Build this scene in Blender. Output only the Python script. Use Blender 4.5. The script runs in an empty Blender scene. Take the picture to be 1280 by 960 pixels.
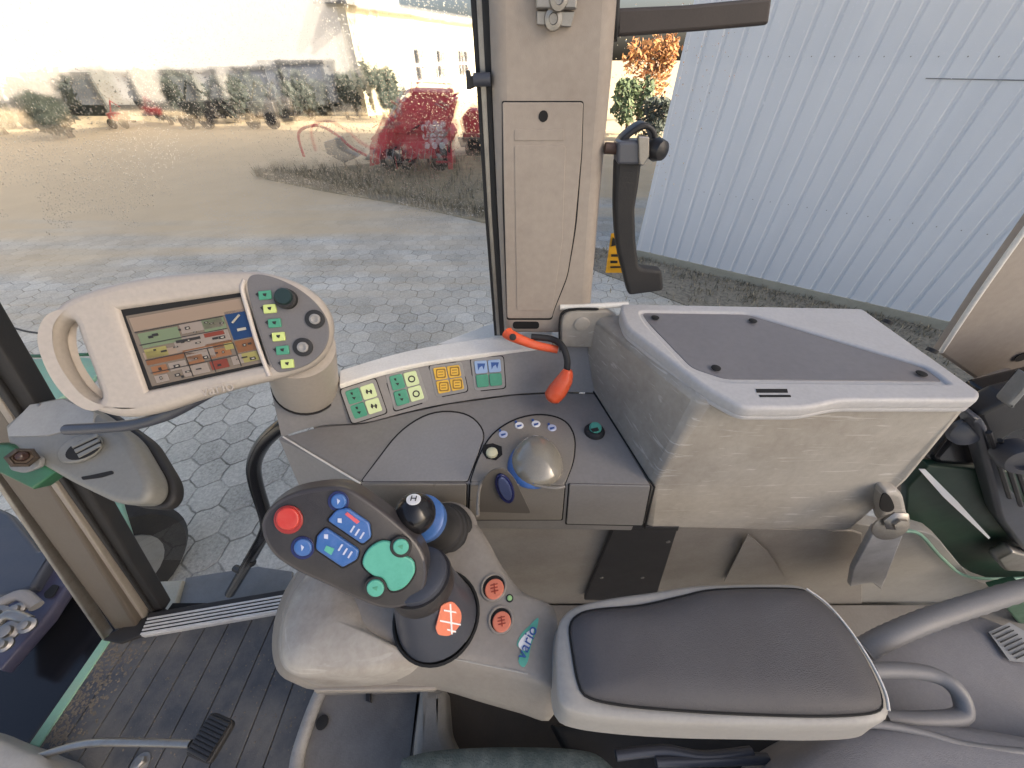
import bpy, bmesh, math, random
from mathutils import Vector, Matrix, noise
from mathutils.bvhtree import BVHTree
R = math.radians
random.seed(7)
SC = bpy.context.scene
COL = SC.collection

# ------------------------------------------------------------------ camera, sky, sun, exposure
F = 453.0                                  # focal length in photo pixels (1280 wide)
PITCH = R(42.1)
cd = bpy.data.cameras.new('camera'); cam = bpy.data.objects.new('camera', cd); COL.objects.link(cam)
cd.sensor_width = 36; cd.lens = 36*F/1280.0; cd.clip_start = .02; cd.clip_end = 2000
cam.rotation_euler = (math.pi/2-PITCH, 0, 0); SC.camera = cam
SUN_DIR = Vector((.975, -.22, math.tan(R(28)))).normalized()
w = bpy.data.worlds.new("World"); SC.world = w; w.use_nodes = True
nt = w.node_tree; bg = nt.nodes['Background']
sky = nt.nodes.new('ShaderNodeTexSky'); sky.sky_type = 'NISHITA'; sky.sun_disc = False
sky.sun_elevation = R(28); sky.sun_rotation = math.atan2(SUN_DIR.x, SUN_DIR.y)
sky.air_density = .75; sky.dust_density = 6.0; sky.ozone_density = 0.2
nt.links.new(sky.outputs[0], bg.inputs[0]); bg.inputs[1].default_value = .15
sl = bpy.data.lights.new('sun', 'SUN'); sl.energy = 5.0; sl.angle = R(.5); sl.color = (1, .87, .70)
so = bpy.data.objects.new('sun', sl); COL.objects.link(so)
so.rotation_euler = SUN_DIR.to_track_quat('Z', 'Y').to_euler()
SC.view_settings.view_transform = 'Standard'; SC.view_settings.look = 'None'
SC.view_settings.exposure = 1.12; SC.view_settings.gamma = 1
SC.view_settings.use_curve_mapping = False

# ------------------------------------------------------------------ pixel -> real point on a real plane
cp, sp = math.cos(PITCH), math.sin(PITCH)
def ray(px, py):
    u = (px-640)/F; v = (480-py)/F
    return Vector((u, cp+v*sp, v*cp-sp))
def P(px, py, z=None, y=None, x=None, d=None, pl=None):
    r = ray(px, py)
    if d is not None: return r*d
    if z is not None: return r*(z/r.z)
    if y is not None: return r*(y/r.y)
    if x is not None: return r*(x/r.x)
    o, n = pl
    return r*(o.dot(n)/r.dot(n))
def PP(pts, **k): return [P(a[0], a[1], **k) for a in pts]
def plane3(a, b, c):
    n = (b-a).cross(c-a).normalized()
    if n.dot(-a) < 0: n = -n
    return (a, n)

# ------------------------------------------------------------------ materials
MATS = {}
def nodes(m):
    m.use_nodes = True; return m.node_tree, m.node_tree.nodes['Principled BSDF']
def N(t, typ, **k):
    n = t.nodes.new(typ)
    for a, b in k.items(): setattr(n, a, b)
    return n
def mat(name, col, rough=.5, metal=0, grain=0, gscale=400, dirt=0, dcol=(.16,.13,.10), dscale=6, scratch=0, coat=0, emit=0, spec=.5):
    if name in MATS: return MATS[name]
    m = bpy.data.materials.new(name); t, b = nodes(m)
    c4 = (*col, 1)
    b.inputs['Base Color'].default_value = c4; b.inputs['Roughness'].default_value = rough
    b.inputs['Metallic'].default_value = metal; b.inputs['Coat Weight'].default_value = coat
    b.inputs['Specular IOR Level'].default_value = spec
    if emit:
        b.inputs['Emission Color'].default_value = c4; b.inputs['Emission Strength'].default_value = emit
    geo = N(t, 'ShaderNodeNewGeometry')
    if dirt or scratch:
        n1 = N(t, 'ShaderNodeTexNoise'); n1.inputs['Scale'].default_value = dscale; n1.inputs['Detail'].default_value = 8; n1.inputs['Roughness'].default_value = .68
        t.links.new(geo.outputs['Position'], n1.inputs['Vector'])
        rp = N(t, 'ShaderNodeValToRGB'); rp.color_ramp.elements[0].position = .42; rp.color_ramp.elements[1].position = .74
        t.links.new(n1.outputs[0], rp.inputs[0])
        mu = N(t, 'ShaderNodeMath', operation='MULTIPLY'); mu.inputs[1].default_value = dirt
        t.links.new(rp.outputs[0], mu.inputs[0])
        mx = N(t, 'ShaderNodeMix', data_type='RGBA'); mx.inputs[6].default_value = c4; mx.inputs[7].default_value = (*dcol, 1)
        t.links.new(mu.outputs[0], mx.inputs[0]); out = mx.outputs[2]
        # fine specks of dust and grime
        n4 = N(t, 'ShaderNodeTexNoise'); n4.inputs['Scale'].default_value = dscale*22; n4.inputs['Detail'].default_value = 4
        t.links.new(geo.outputs['Position'], n4.inputs['Vector'])
        r4 = N(t, 'ShaderNodeMapRange'); r4.inputs[1].default_value = .3; r4.inputs[2].default_value = .7; r4.inputs[3].default_value = .95; r4.inputs[4].default_value = 1.05
        t.links.new(n4.outputs[0], r4.inputs[0])
        hs = N(t, 'ShaderNodeHueSaturation'); t.links.new(out, hs.inputs['Color']); t.links.new(r4.outputs[0], hs.inputs['Value']); out = hs.outputs[0]
        if scratch:
            for sc_, ang in ((5, .75), (7, -.6), (6, 1.2)):
                mp = N(t, 'ShaderNodeMapping'); mp.inputs['Rotation'].default_value = (0, ang, .2); mp.inputs['Scale'].default_value = (sc_*1.1, sc_*1.4, sc_*13)
                t.links.new(geo.outputs['Position'], mp.inputs['Vector'])
                n2 = N(t, 'ShaderNodeTexNoise'); n2.inputs['Scale'].default_value = 1.6; n2.inputs['Detail'].default_value = 3; n2.inputs['Distortion'].default_value = 1.1
                t.links.new(mp.outputs[0], n2.inputs['Vector'])
                r2 = N(t, 'ShaderNodeMapRange'); r2.inputs[1].default_value = .66; r2.inputs[2].default_value = .71; r2.inputs[4].default_value = scratch
                t.links.new(n2.outputs[0], r2.inputs[0])
                m2 = N(t, 'ShaderNodeMix', data_type='RGBA'); m2.inputs[7].default_value = (.62, .59, .54, 1)
                t.links.new(out, m2.inputs[6]); t.links.new(r2.outputs[0], m2.inputs[0]); out = m2.outputs[2]
        t.links.new(out, b.inputs['Base Color'])
        rr = N(t, 'ShaderNodeMapRange'); rr.inputs[3].default_value = max(0, rough-.1); rr.inputs[4].default_value = min(1, rough+.18)
        t.links.new(n1.outputs[0], rr.inputs[0]); t.links.new(rr.outputs[0], b.inputs['Roughness'])
    if grain:
        n3 = N(t, 'ShaderNodeTexNoise'); n3.inputs['Scale'].default_value = gscale; n3.inputs['Detail'].default_value = 3
        t.links.new(geo.outputs['Position'], n3.inputs['Vector'])
        bp = N(t, 'ShaderNodeBump'); bp.inputs['Strength'].default_value = grain; bp.inputs['Distance'].default_value = .002
        t.links.new(n3.outputs[0], bp.inputs['Height']); t.links.new(bp.outputs[0], b.inputs['Normal'])
    MATS[name] = m; return m

M = {}
M['console']  = mat('console grey plastic', (.235,.225,.215), .42, grain=.12, gscale=900, dirt=.25, dcol=(.17,.15,.13), dscale=7)
M['console2'] = mat('console lid plastic', (.26,.255,.25), .36, grain=.1, gscale=900, dirt=.2, dcol=(.20,.18,.16), dscale=9)
M['olive']    = mat('air console plastic', (.24,.22,.19), .28, grain=.05, gscale=700, dirt=.3, dcol=(.16,.14,.11), dscale=12)
M['ledge']    = mat('skylit ledge plastic', (.78,.75,.68), .5, dirt=.25, dcol=(.4,.36,.3), dscale=10, grain=.1)  # albedo raised to paint in outdoor light on the ledge
M['box']      = mat('scuffed beige plastic', (.42,.385,.33), .5, grain=.15, gscale=700, dirt=.8, dcol=(.225,.19,.15), dscale=4.5, scratch=.6)
M['boxlid']   = mat('lid plastic', (.50,.485,.47), .42, grain=.12, gscale=800, dirt=.15, dcol=(.28,.26,.24), dscale=8)
M['inset']    = mat('smooth tray mat', (.175,.165,.17), .30, grain=.06, gscale=1200, dirt=.35, dcol=(.26,.25,.25), dscale=5)
M['pillar']   = mat('pillar plastic', (.36,.31,.26), .52, grain=.15, gscale=700, dirt=.6, dcol=(.23,.19,.155), dscale=4)
M['armc']     = mat('armrest console plastic', (.28,.255,.222), .4, grain=.14, gscale=900, dirt=.55, dcol=(.19,.16,.135), dscale=7)
M['shell']    = mat('armrest shell plastic', (.36,.345,.315), .38, grain=.1, gscale=900, dirt=.3, dcol=(.24,.21,.18), dscale=8)
M['leather']  = mat('dark grey vinyl', (.072,.068,.072), .40, grain=.45, gscale=1100, dirt=.4, dcol=(.11,.11,.115), dscale=14)
M['monitor']  = mat('monitor housing plastic', (.43,.385,.335), .42, grain=.08, gscale=900, dirt=.15, dcol=(.30,.27,.24), dscale=8)
M['mpanel']   = mat('monitor key panel', (.15,.145,.145), .45, grain=.1, gscale=1200, dirt=.2, dscale=20)
M['fan']      = mat('fan housing plastic', (.185,.185,.17), .42, grain=.14, gscale=800, dirt=.4, dcol=(.16,.15,.13), dscale=7)
M['black']    = mat('black plastic', (.018,.018,.02), .38, grain=.2, gscale=700, dirt=.3, dcol=(.05,.047,.043), dscale=12)
M['blackrub'] = mat('black rubber', (.016,.016,.017), .6, grain=.2, gscale=500, dirt=.4, dcol=(.05,.045,.04), dscale=12)
M['gloss']    = mat('gloss black paint', (.012,.012,.014), .18)
M['joy']      = mat('joystick plastic', (.030,.027,.027), .36, grain=.2, gscale=900, dirt=.3, dcol=(.10,.095,.09), dscale=16)
M['joyrim']   = mat('joystick rim', (.055,.05,.052), .3)
M['bluegrey'] = mat('dark blue grey plastic', (.05,.055,.07), .3, grain=.1, gscale=900, dirt=.3, dcol=(.09,.09,.1), dscale=14)
M['red']      = mat('red key', (.50,.035,.025), .32, dirt=.2, dcol=(.6,.2,.16), dscale=90)
M['blue']     = mat('blue key', (.035,.12,.34), .3, dirt=.4, dcol=(.15,.22,.5), dscale=70)
M['navy']     = mat('navy rocker', (.015,.02,.09), .25)
M['teal']     = mat('green key', (.10,.40,.30), .38, dirt=.5, dcol=(.05,.28,.2), dscale=80)
M['green']    = mat('green field', (.07,.30,.19), .45, dirt=.3, dcol=(.04,.18,.12), dscale=90)
M['lime']     = mat('lime field', (.56,.66,.22), .45, dirt=.2, dcol=(.4,.5,.2), dscale=90)
M['palelime'] = mat('pale lime field', (.60,.70,.38), .45)
M['yellow']   = mat('yellow field', (.74,.46,.06), .45, dirt=.25, dcol=(.55,.32,.04), dscale=90)
M['keyblue']  = mat('blue field', (.30,.42,.62), .45)
M['dblue']    = mat('deep blue print', (.03,.09,.30), .45)
M['keygrey']  = mat('key panel grey', (.27,.265,.255), .45, grain=.1, gscale=900, dirt=.3, dcol=(.2,.18,.16), dscale=20)
M['orange']   = mat('orange plastic', (.78,.10,.028), .35, grain=.1, dirt=.3, dcol=(.85,.30,.18), dscale=60)
M['salmon']   = mat('salmon key', (.72,.22,.13), .4, dirt=.3, dcol=(.5,.13,.07), dscale=90)
M['white']    = mat('white print', (.78,.78,.78), .5)
M['lilac']    = mat('pale blue print', (.50,.54,.68), .45)
M['ink']      = mat('black print', (.02,.02,.02), .6)
M['cream']    = mat('cream plastic', (.62,.60,.40), .4)
M['steel']    = mat('dull steel', (.36,.345,.32), .38, metal=.9, dirt=.4, dcol=(.2,.16,.12), dscale=30)
M['alu']      = mat('ribbed aluminium', (.62,.62,.61), .34, metal=.25, dirt=.4, dcol=(.3,.28,.26), dscale=20)
M['mat']      = mat('dusty rubber mat', (.050,.054,.062), .48, grain=.4, gscale=260, dirt=.85, dcol=(.16,.15,.135), dscale=6)
M['darkgap']  = mat('dark seam', (.008,.008,.008), .8)
M['greenpaint'] = mat('tractor green paint', (.03,.12,.06), .35, dirt=.5, dcol=(.04,.045,.035), dscale=12)
M['palegreen']= mat('pale green painted steel', (.22,.42,.30), .4, dirt=.4, dcol=(.3,.3,.24), dscale=14)
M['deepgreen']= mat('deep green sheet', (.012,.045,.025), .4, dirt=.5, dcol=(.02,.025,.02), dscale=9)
M['fabric']   = mat('teal grey seat cloth', (.075,.105,.105), .95, grain=1.0, gscale=420, dirt=.9, dcol=(.19,.22,.22), dscale=40)
M['seatgrey'] = mat('grey seat vinyl', (.27,.26,.265), .5, grain=.35, gscale=900, dirt=.3, dcol=(.16,.15,.15), dscale=10)
M['hose']     = mat('grey ribbed hose', (.21,.205,.205), .45, dirt=.3, dcol=(.2,.19,.18), dscale=20)
M['purple']   = mat('dark blue painted bonnet', (.045,.045,.085), .28, dirt=.6, dcol=(.10,.09,.11), dscale=8)
M['tyre']     = mat('tyre rubber', (.02,.02,.021), .75, grain=.6, gscale=120, dirt=.5, dcol=(.06,.055,.05), dscale=10)
M['concrete'] = mat('pale concrete', (.45,.42,.33), .8, dirt=.5, dcol=(.28,.26,.2), dscale=8)
M['stepgrey'] = mat('grey step sheet', (.20,.205,.205), .5, grain=.2, dirt=.5, dcol=(.12,.12,.11), dscale=10)
M['redpaint'] = mat('red machine paint', (.60,.05,.07), .4, dirt=.8, dcol=(.62,.22,.20), dscale=5)
M['bark']     = mat('bark', (.10,.075,.055), .9, grain=.6, gscale=60)

def foliage_mat(name, c1, c2):
    m = bpy.data.materials.new(name); t, b = nodes(m)
    oi = N(t, 'ShaderNodeNewGeometry'); r = N(t, 'ShaderNodeValToRGB')
    r.color_ramp.elements[0].color = (*c1, 1); r.color_ramp.elements[1].color = (*c2, 1)
    t.links.new(oi.outputs['Random Per Island'], r.inputs[0]); t.links.new(r.outputs[0], b.inputs['Base Color'])
    b.inputs['Roughness'].default_value = .7
    return m
M['leafdark'] = foliage_mat('dark leaves', (.03,.04,.035), (.12,.14,.12))
M['leafgrey'] = foliage_mat('grey green leaves', (.04,.06,.05), (.12,.14,.11))
M['leafautumn'] = foliage_mat('autumn leaves', (.30,.10,.03), (.50,.28,.10))
M['leafgreen']= foliage_mat('green leaves', (.05,.09,.04), (.14,.19,.08))
M['weed']     = foliage_mat('weeds', (.10,.095,.065), (.42,.37,.27))

# ------------------------------------------------------------------ object helpers
def tag(o, label=None, cat=None, group=None, kind=None):
    if label: o['label'] = label
    if cat: o['category'] = cat
    if group: o['group'] = group
    if kind: o['kind'] = kind
    return o
def thing(name, label, cat, loc, group=None):
    o = bpy.data.objects.new(name, None); COL.objects.link(o); o.location = loc; o.empty_display_size = .05
    return tag(o, label, cat, group)
def origin_of(o):
    v = Vector((0, 0, 0))
    while o is not None: v += o.location; o = o.parent
    return v
def link(name, me, m, parent=None, smooth=None, bevel=0):
    """me is in world coordinates; the object's origin goes to its own centre or base."""
    o = bpy.data.objects.new(name, me); COL.objects.link(o)
    if m is not None: me.materials.clear(); me.materials.append(m)
    xs = [v.co for v in me.vertices]
    mn = Vector((min(c.x for c in xs), min(c.y for c in xs), min(c.z for c in xs)))
    mx = Vector((max(c.x for c in xs), max(c.y for c in xs), max(c.z for c in xs)))
    o0 = Vector(((mn.x+mx.x)/2, (mn.y+mx.y)/2, mn.z))
    me.transform(Matrix.Translation(-o0))
    if parent is not None:
        o.parent = parent; o.location = o0-origin_of(parent)
    else: o.location = o0
    if smooth is not None:
        for p in me.polygons: p.use_smooth = True
        me.set_sharp_from_angle(angle=R(smooth))
    if bevel:
        b = o.modifiers.new('b', 'BEVEL'); b.width = bevel; b.segments = 3; b.limit_method = 'ANGLE'; b.angle_limit = R(35); b.harden_normals = False
        for p in me.polygons: p.use_smooth = True
        me.set_sharp_from_angle(angle=R(60))
    return o
def mesh_bm(bm):
    me = bpy.data.meshes.new('m'); bmesh.ops.recalc_face_normals(bm, faces=bm.faces[:]); bm.to_mesh(me); bm.free(); return me

def rc(pts, r=10, seg=5, closed=True):
    """round the corners of an outline (2-D), r may be given per point as a third value"""
    out = []; n = len(pts)
    for i in range(n):
        p = Vector(pts[i][:2]); a = Vector(pts[i-1][:2]); b = Vector(pts[(i+1) % n][:2])
        rr = pts[i][2] if len(pts[i]) > 2 else r
        if (not closed and i in (0, n-1)) or rr <= 0: out.append(tuple(p)); continue
        da = (a-p); db = (b-p); ra = min(rr, da.length*.48); rb = min(rr, db.length*.48)
        s = p+da.normalized()*ra; e = p+db.normalized()*rb
        for k in range(seg+1):
            t = k/seg; q = s*(1-t)**2 + p*2*t*(1-t) + e*t*t; out.append(tuple(q))
    return out
def cr(pts, n=6, closed=True):
    """Catmull-Rom through the points, any dimension"""
    V = [Vector(p) for p in pts]; out = []; m = len(V)
    rng = m if closed else m-1
    for i in range(rng):
        if closed: a, b, c, d = V[i-1], V[i], V[(i+1) % m], V[(i+2) % m]
        else: a, b, c, d = V[max(i-1, 0)], V[i], V[i+1], V[min(i+2, m-1)]
        for k in range(n):
            t = k/n
            out.append(.5*((2*b)+(c-a)*t+(2*a-5*b+4*c-d)*t*t+(3*b-a-3*c+d)*t**3))
    if not closed: out.append(V[-1])
    return [tuple(v) for v in out]
def ell(cx, cy, rx, ry, n=28, rot=0):
    return [(cx+rx*math.cos(a)*math.cos(rot)-ry*math.sin(a)*math.sin(rot), cy+rx*math.cos(a)*math.sin(rot)+ry*math.sin(a)*math.cos(rot)) for a in [2*math.pi*i/n for i in range(n)]]

def frame_of(pts):
    n = Vector((0, 0, 0)); c = Vector((0, 0, 0))
    for i in range(len(pts)):
        a, b = pts[i], pts[(i+1) % len(pts)]
        n += a.cross(b); c += a
    c /= len(pts); n = sum(((pts[i]-c).cross(pts[(i+1) % len(pts)]-c) for i in range(len(pts))), Vector((0, 0, 0)))
    n.normalize()
    if n.dot(-c) < 0: n = -n
    x = (Vector((1, 0, 0))-n*n.x)
    if x.length < .2: x = (Vector((0, 1, 0))-n*n.y)
    x.normalize(); y = n.cross(x)
    return c, x, y, n
def slab_me(pts, thick, bev=0, holes=(), lift=0, front=True, res=2):
    """solid plate: front face through pts, thickness away from the viewer (front=False: towards the viewer)"""
    c, x, y, n = frame_of(pts)
    cu = bpy.data.curves.new('c', 'CURVE'); cu.dimensions = '2D'; cu.fill_mode = 'BOTH'
    bev = min(bev, thick*.49)
    cu.extrude = thick/2-bev; cu.bevel_depth = bev; cu.offset = -bev; cu.bevel_resolution = res
    for loop in [pts]+list(holes):
        s = cu.splines.new('POLY'); s.points.add(len(loop)-1)
        for i, p in enumerate(loop):
            q = p-c; s.points[i].co = (q.dot(x), q.dot(y), 0, 1)
        s.use_cyclic_u = True
    ob = bpy.data.objects.new('tmp', cu); COL.objects.link(ob)
    dg = bpy.context.evaluated_depsgraph_get(); me = bpy.data.meshes.new_from_object(ob.evaluated_get(dg))
    bpy.data.objects.remove(ob); bpy.data.curves.remove(cu)
    o = c+n*(lift+(-thick/2 if front else thick/2))
    mt = Matrix((x, y, n)).transposed().to_4x4(); mt.translation = o
    me.transform(mt)
    return me
def slab(name, pts, thick, m, parent=None, bev=0, holes=(), lift=0, front=True, smooth=40, res=2):
    return link(name, slab_me(pts, thick, bev, holes, lift, front, res), m, parent, smooth)
def join_me(mes):
    bm = bmesh.new()
    for me in mes: bm.from_mesh(me); bpy.data.meshes.remove(me)
    me = bpy.data.meshes.new('m'); bm.to_mesh(me); bm.free(); return me
def resample(pts, n):
    L = [0]; V = [Vector(p) for p in pts]; V.append(V[0])
    for i in range(len(V)-1): L.append(L[-1]+(V[i+1]-V[i]).length)
    out = []; j = 0
    for k in range(n):
        t = L[-1]*k/n
        while L[j+1] < t: j += 1
        f = (t-L[j])/max(1e-9, L[j+1]-L[j]); out.append(V[j].lerp(V[j+1], f))
    return out
def loft_me(rings, cap0=True, cap1=True, closed=True):
    bm = bmesh.new(); rows = [[bm.verts.new(p) for p in r] for r in rings]
    n = len(rows[0])
    for a, b in zip(rows, rows[1:]):
        for i in range(n if closed else n-1):
            j = (i+1) % n; bm.faces.new((a[i], a[j], b[j], b[i]))
    if closed and cap0: bm.faces.new(list(reversed(rows[0])))
    if closed and cap1: bm.faces.new(rows[-1])
    return mesh_bm(bm)
def inset(pts, d, up):
    """shrink a closed 3-D outline towards its centre-line by d (metres) and move it by up"""
    c = sum(pts, Vector((0, 0, 0)))/len(pts); n = len(pts)
    nn = sum(((pts[i]-c).cross(pts[(i+1) % n]-c) for i in range(n)), Vector((0, 0, 0))).normalized()
    out = []
    for i in range(n):
        t = (pts[(i+1) % n]-pts[i-1]); t.normalize(); s = nn.cross(t)
        out.append(pts[i]+s*d+Vector(up))
    return out
def tube_me(pts, r, seg=12, closed=False, ribs=0):
    V = [Vector(p) for p in pts]; bm = bmesh.new(); rings = []
    n = len(V); nrm = None
    for i in range(n):
        a = V[i-1] if (i > 0 or closed) else V[i]; b = V[(i+1) % n] if (i < n-1 or closed) else V[i]
        t = (b-a).normalized()
        if nrm is None:
            nrm = t.orthogonal().normalized()
        else:
            nrm = (nrm-t*nrm.dot(t)).normalized()
        bi = t.cross(nrm)
        rr = r[i] if isinstance(r, (list, tuple)) else r
        if ribs and i % 2: rr *= ribs
        rings.append([bm.verts.new(V[i]+nrm*rr*math.cos(2*math.pi*k/seg)+bi*rr*math.sin(2*math.pi*k/seg)) for k in range(seg)])
    m = len(rings)
    for i in range(m if closed else m-1):
        A = rings[i]; B = rings[(i+1) % m]
        for k in range(seg): bm.faces.new((A[k], A[(k+1) % seg], B[(k+1) % seg], B[k]))
    if not closed: bm.faces.new(rings[0]); bm.faces.new(rings[-1])
    return mesh_bm(bm)
def tube(name, pts, r, m, parent=None, seg=12, closed=False, sm=4, ribs=0):
    pts = [Vector(p) for p in cr(pts, sm, closed)] if sm else pts
    if isinstance(r, (list, tuple)):
        k = len(r); r = [r[min(k-1, int(i*(k-1)/(len(pts)-1)))]*(1-((i*(k-1)/(len(pts)-1)) % 1))+r[min(k-1, int(i*(k-1)/(len(pts)-1))+1)]*((i*(k-1)/(len(pts)-1)) % 1) for i in range(len(pts))]
    return link(name, tube_me(pts, r, seg, closed, ribs), m, parent, 50)
def lathe_me(c, axis, prof, seg=28, sx=1.0):
    """prof: (radius, height along axis)"""
    axis = Vector(axis).normalized(); u = (Vector((1, 0, 0))-axis*axis.x)
    if u.length < .2: u = Vector((0, 1, 0))-axis*axis.y
    u.normalize(); v = axis.cross(u)
    return loft_me([[c+axis*h+(u*math.cos(2*math.pi*k/seg)*r*sx+v*math.sin(2*math.pi*k/seg)*r) for k in range(seg)] for r, h in prof])
def lathe(name, c, axis, prof, m, parent=None, seg=28, sx=1.0):
    return link(name, lathe_me(c, axis, prof, seg, sx), m, parent, 40)
def box_me(c, s, rot=0):
    bm = bmesh.new(); bmesh.ops.create_cube(bm, size=1)
    for v in bm.verts: v.co = Vector((v.co.x*s[0], v.co.y*s[1], v.co.z*s[2]))
    bmesh.ops.rotate(bm, verts=bm.verts, matrix=Matrix.Rotation(rot, 3, 'Z')); bmesh.ops.translate(bm, verts=bm.verts, vec=Vector(c))
    return mesh_bm(bm)
def bvh_of(*obs):
    vs, fs = [], []
    for o in obs:
        off = origin_of(o); k = len(vs)
        vs += [v.co+off for v in o.data.vertices]; fs += [[i+k for i in p.vertices] for p in o.data.polygons]
    return BVHTree.FromPolygons(vs, fs)
def on(bv, px, py):
    r = ray(px, py).normalized(); h = bv.ray_cast(Vector((0, 0, 0)), r)
    return h[0], (h[1] if h[1] is None or h[1].dot(r) < 0 else -h[1])
def stick(bv, pts, lift=.0008):
    """outline laid on a surface: points on the local tangent plane under the outline's centre"""
    cx = sum(p[0] for p in pts)/len(pts); cy = sum(p[1] for p in pts)/len(pts)
    h, n = on(bv, cx, cy)
    if h is None: raise RuntimeError('miss %s' % (pts[0],))
    return [P(p[0], p[1], pl=(h+n*lift, n)) for p in pts]
def sticker(name, bv, pts, m, parent=None, lift=.0012, thick=.0012, bev=0, holes=()):
    q = stick(bv, pts, lift)
    return slab(name, q, thick, m, parent, bev)
def text_me(s, c, x, y, h, thick=.0008, font=None, shear=0):
    cu = bpy.data.curves.new('t', 'FONT'); cu.body = s; cu.size = h; cu.extrude = thick; cu.align_x = 'CENTER'; cu.align_y = 'CENTER'; cu.shear = shear
    ob = bpy.data.objects.new('tmp', cu); COL.objects.link(ob)
    dg = bpy.context.evaluated_depsgraph_get(); me = bpy.data.meshes.new_from_object(ob.evaluated_get(dg))
    bpy.data.objects.remove(ob); bpy.data.curves.remove(cu)
    x = x.normalized(); n = x.cross(y).normalized(); y = n.cross(x)
    mt = Matrix((x, y, n)).transposed().to_4x4(); mt.translation = c
    me.transform(mt); return me
def line_me(bv, pts, r=.0008, sm=4, lift=0):
    q = cr(pts, sm, False) if sm else pts
    V = []
    for p in q:
        h, n = on(bv, p[0], p[1])
        if h is not None: V.append(h+n*lift)
    return tube_me(V, r, 6)

# ================================================================== GROUND
GZ = -2.5
gm = bpy.data.materials.new('hexagonal pavers'); t, b = nodes(gm)
def VM(op, a, bb=None, c=None):
    n = N(t, 'ShaderNodeVectorMath', operation=op)
    for i, q in enumerate((a, bb, c)):
        if q is None: continue
        if isinstance(q, (tuple, Vector)): n.inputs[i].default_value = q
        else: t.links.new(q, n.inputs[i])
    return n
def MM(op, a, bb=None, clamp=False):
    n = N(t, 'ShaderNodeMath', operation=op); n.use_clamp = clamp
    for i, q in enumerate((a, bb)):
        if q is None: continue
        if isinstance(q, (int, float)): n.inputs[i].default_value = q
        else: t.links.new(q, n.inputs[i])
    return n.outputs[0]
geo = N(t, 'ShaderNodeNewGeometry')
dn = N(t, 'ShaderNodeTexNoise'); dn.inputs['Scale'].default_value = 9; dn.inputs['Detail'].default_value = 2
t.links.new(geo.outputs['Position'], dn.inputs['Vector'])
dv = VM('SCALE', VM('SUBTRACT', dn.outputs['Color'], (.5, .5, .5)).outputs[0]); dv.inputs['Scale'].default_value = .045
pos = VM('ADD', geo.outputs['Position'], dv.outputs[0]).outputs[0]
q = VM('MULTIPLY', pos, (1/.245, 1/.245, 0)).outputs[0]
rr_, hh_ = (1, 1.7320508, 1), (.5, .8660254, .5)
qa = VM('SUBTRACT', VM('WRAP', q, rr_, (0, 0, 0)).outputs[0], hh_).outputs[0]
qb = VM('SUBTRACT', VM('WRAP', VM('SUBTRACT', q, hh_).outputs[0], rr_, (0, 0, 0)).outputs[0], hh_).outputs[0]
qa = VM('MULTIPLY', qa, (1, 1, 0)).outputs[0]; qb = VM('MULTIPLY', qb, (1, 1, 0)).outputs[0]
la = VM('LENGTH', qa).outputs['Value']; lb = VM('LENGTH', qb).outputs['Value']
sel = MM('LESS_THAN', la, lb)
mxv = N(t, 'ShaderNodeMix', data_type='VECTOR'); t.links.new(sel, mxv.inputs[0]); t.links.new(qb, mxv.inputs[4]); t.links.new(qa, mxv.inputs[5])
gv = mxv.outputs[1]; ab = VM('ABSOLUTE', gv).outputs[0]
d1 = VM('DOT_PRODUCT', ab, (.5, .8660254, 0)).outputs['Value']
sx = N(t, 'ShaderNodeSeparateXYZ'); t.links.new(ab, sx.inputs[0])
hexd = MM('SUBTRACT', .5, MM('MAXIMUM', d1, sx.outputs[0]))       # 0 at the joint
cell = VM('SUBTRACT', q, gv).outputs[0]
joint = N(t, 'ShaderNodeMapRange'); joint.inputs[1].default_value = .008; joint.inputs[2].default_value = .036; joint.inputs[3].default_value = 1; joint.inputs[4].default_value = 0
t.links.new(hexd, joint.inputs[0])
wn = N(t, 'ShaderNodeTexWhiteNoise'); wn.noise_dimensions = '2D'
rnd = VM('ADD', VM('MULTIPLY', cell, (2, 1.1547, 0)).outputs[0], (.5, .5, 0)).outputs[0]
t.links.new(VM('FLOOR', rnd).outputs[0], wn.inputs['Vector'])
n1 = N(t, 'ShaderNodeTexNoise'); n1.inputs['Scale'].default_value = 1.3; n1.inputs['Detail'].default_value = 8; t.links.new(geo.outputs['Position'], n1.inputs['Vector'])
n2 = N(t, 'ShaderNodeTexNoise'); n2.inputs['Scale'].default_value = 55; n2.inputs['Detail'].default_value = 6; n2.inputs['Roughness'].default_value = .75; t.links.new(geo.outputs['Position'], n2.inputs['Vector'])
val = MM('ADD', MM('MULTIPLY', wn.outputs['Value'], .09), MM('ADD', MM('MULTIPLY', n1.outputs[0], .34), MM('MULTIPLY', n2.outputs[0], .62)))
gr = N(t, 'ShaderNodeMapRange'); gr.inputs[1].default_value = .33; gr.inputs[2].default_value = .68; t.links.new(val, gr.inputs[0])
pc = N(t, 'ShaderNodeMix', data_type='RGBA'); pc.inputs[6].default_value = (.22, .22, .20, 1); pc.inputs[7].default_value = (.70, .69, .63, 1); t.links.new(gr.outputs[0], pc.inputs[0])
jn = N(t, 'ShaderNodeTexNoise'); jn.inputs['Scale'].default_value = 3.5; jn.inputs['Detail'].default_value = 4; t.links.new(geo.outputs['Position'], jn.inputs['Vector'])
jr = N(t, 'ShaderNodeMapRange'); jr.inputs[1].default_value = .35; jr.inputs[2].default_value = .6; jr.inputs[3].default_value = .15; jr.inputs[4].default_value = .95; t.links.new(jn.outputs[0], jr.inputs[0])
jc = N(t, 'ShaderNodeMix', data_type='RGBA'); jc.inputs[7].default_value = (.10, .098, .08, 1)
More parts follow.
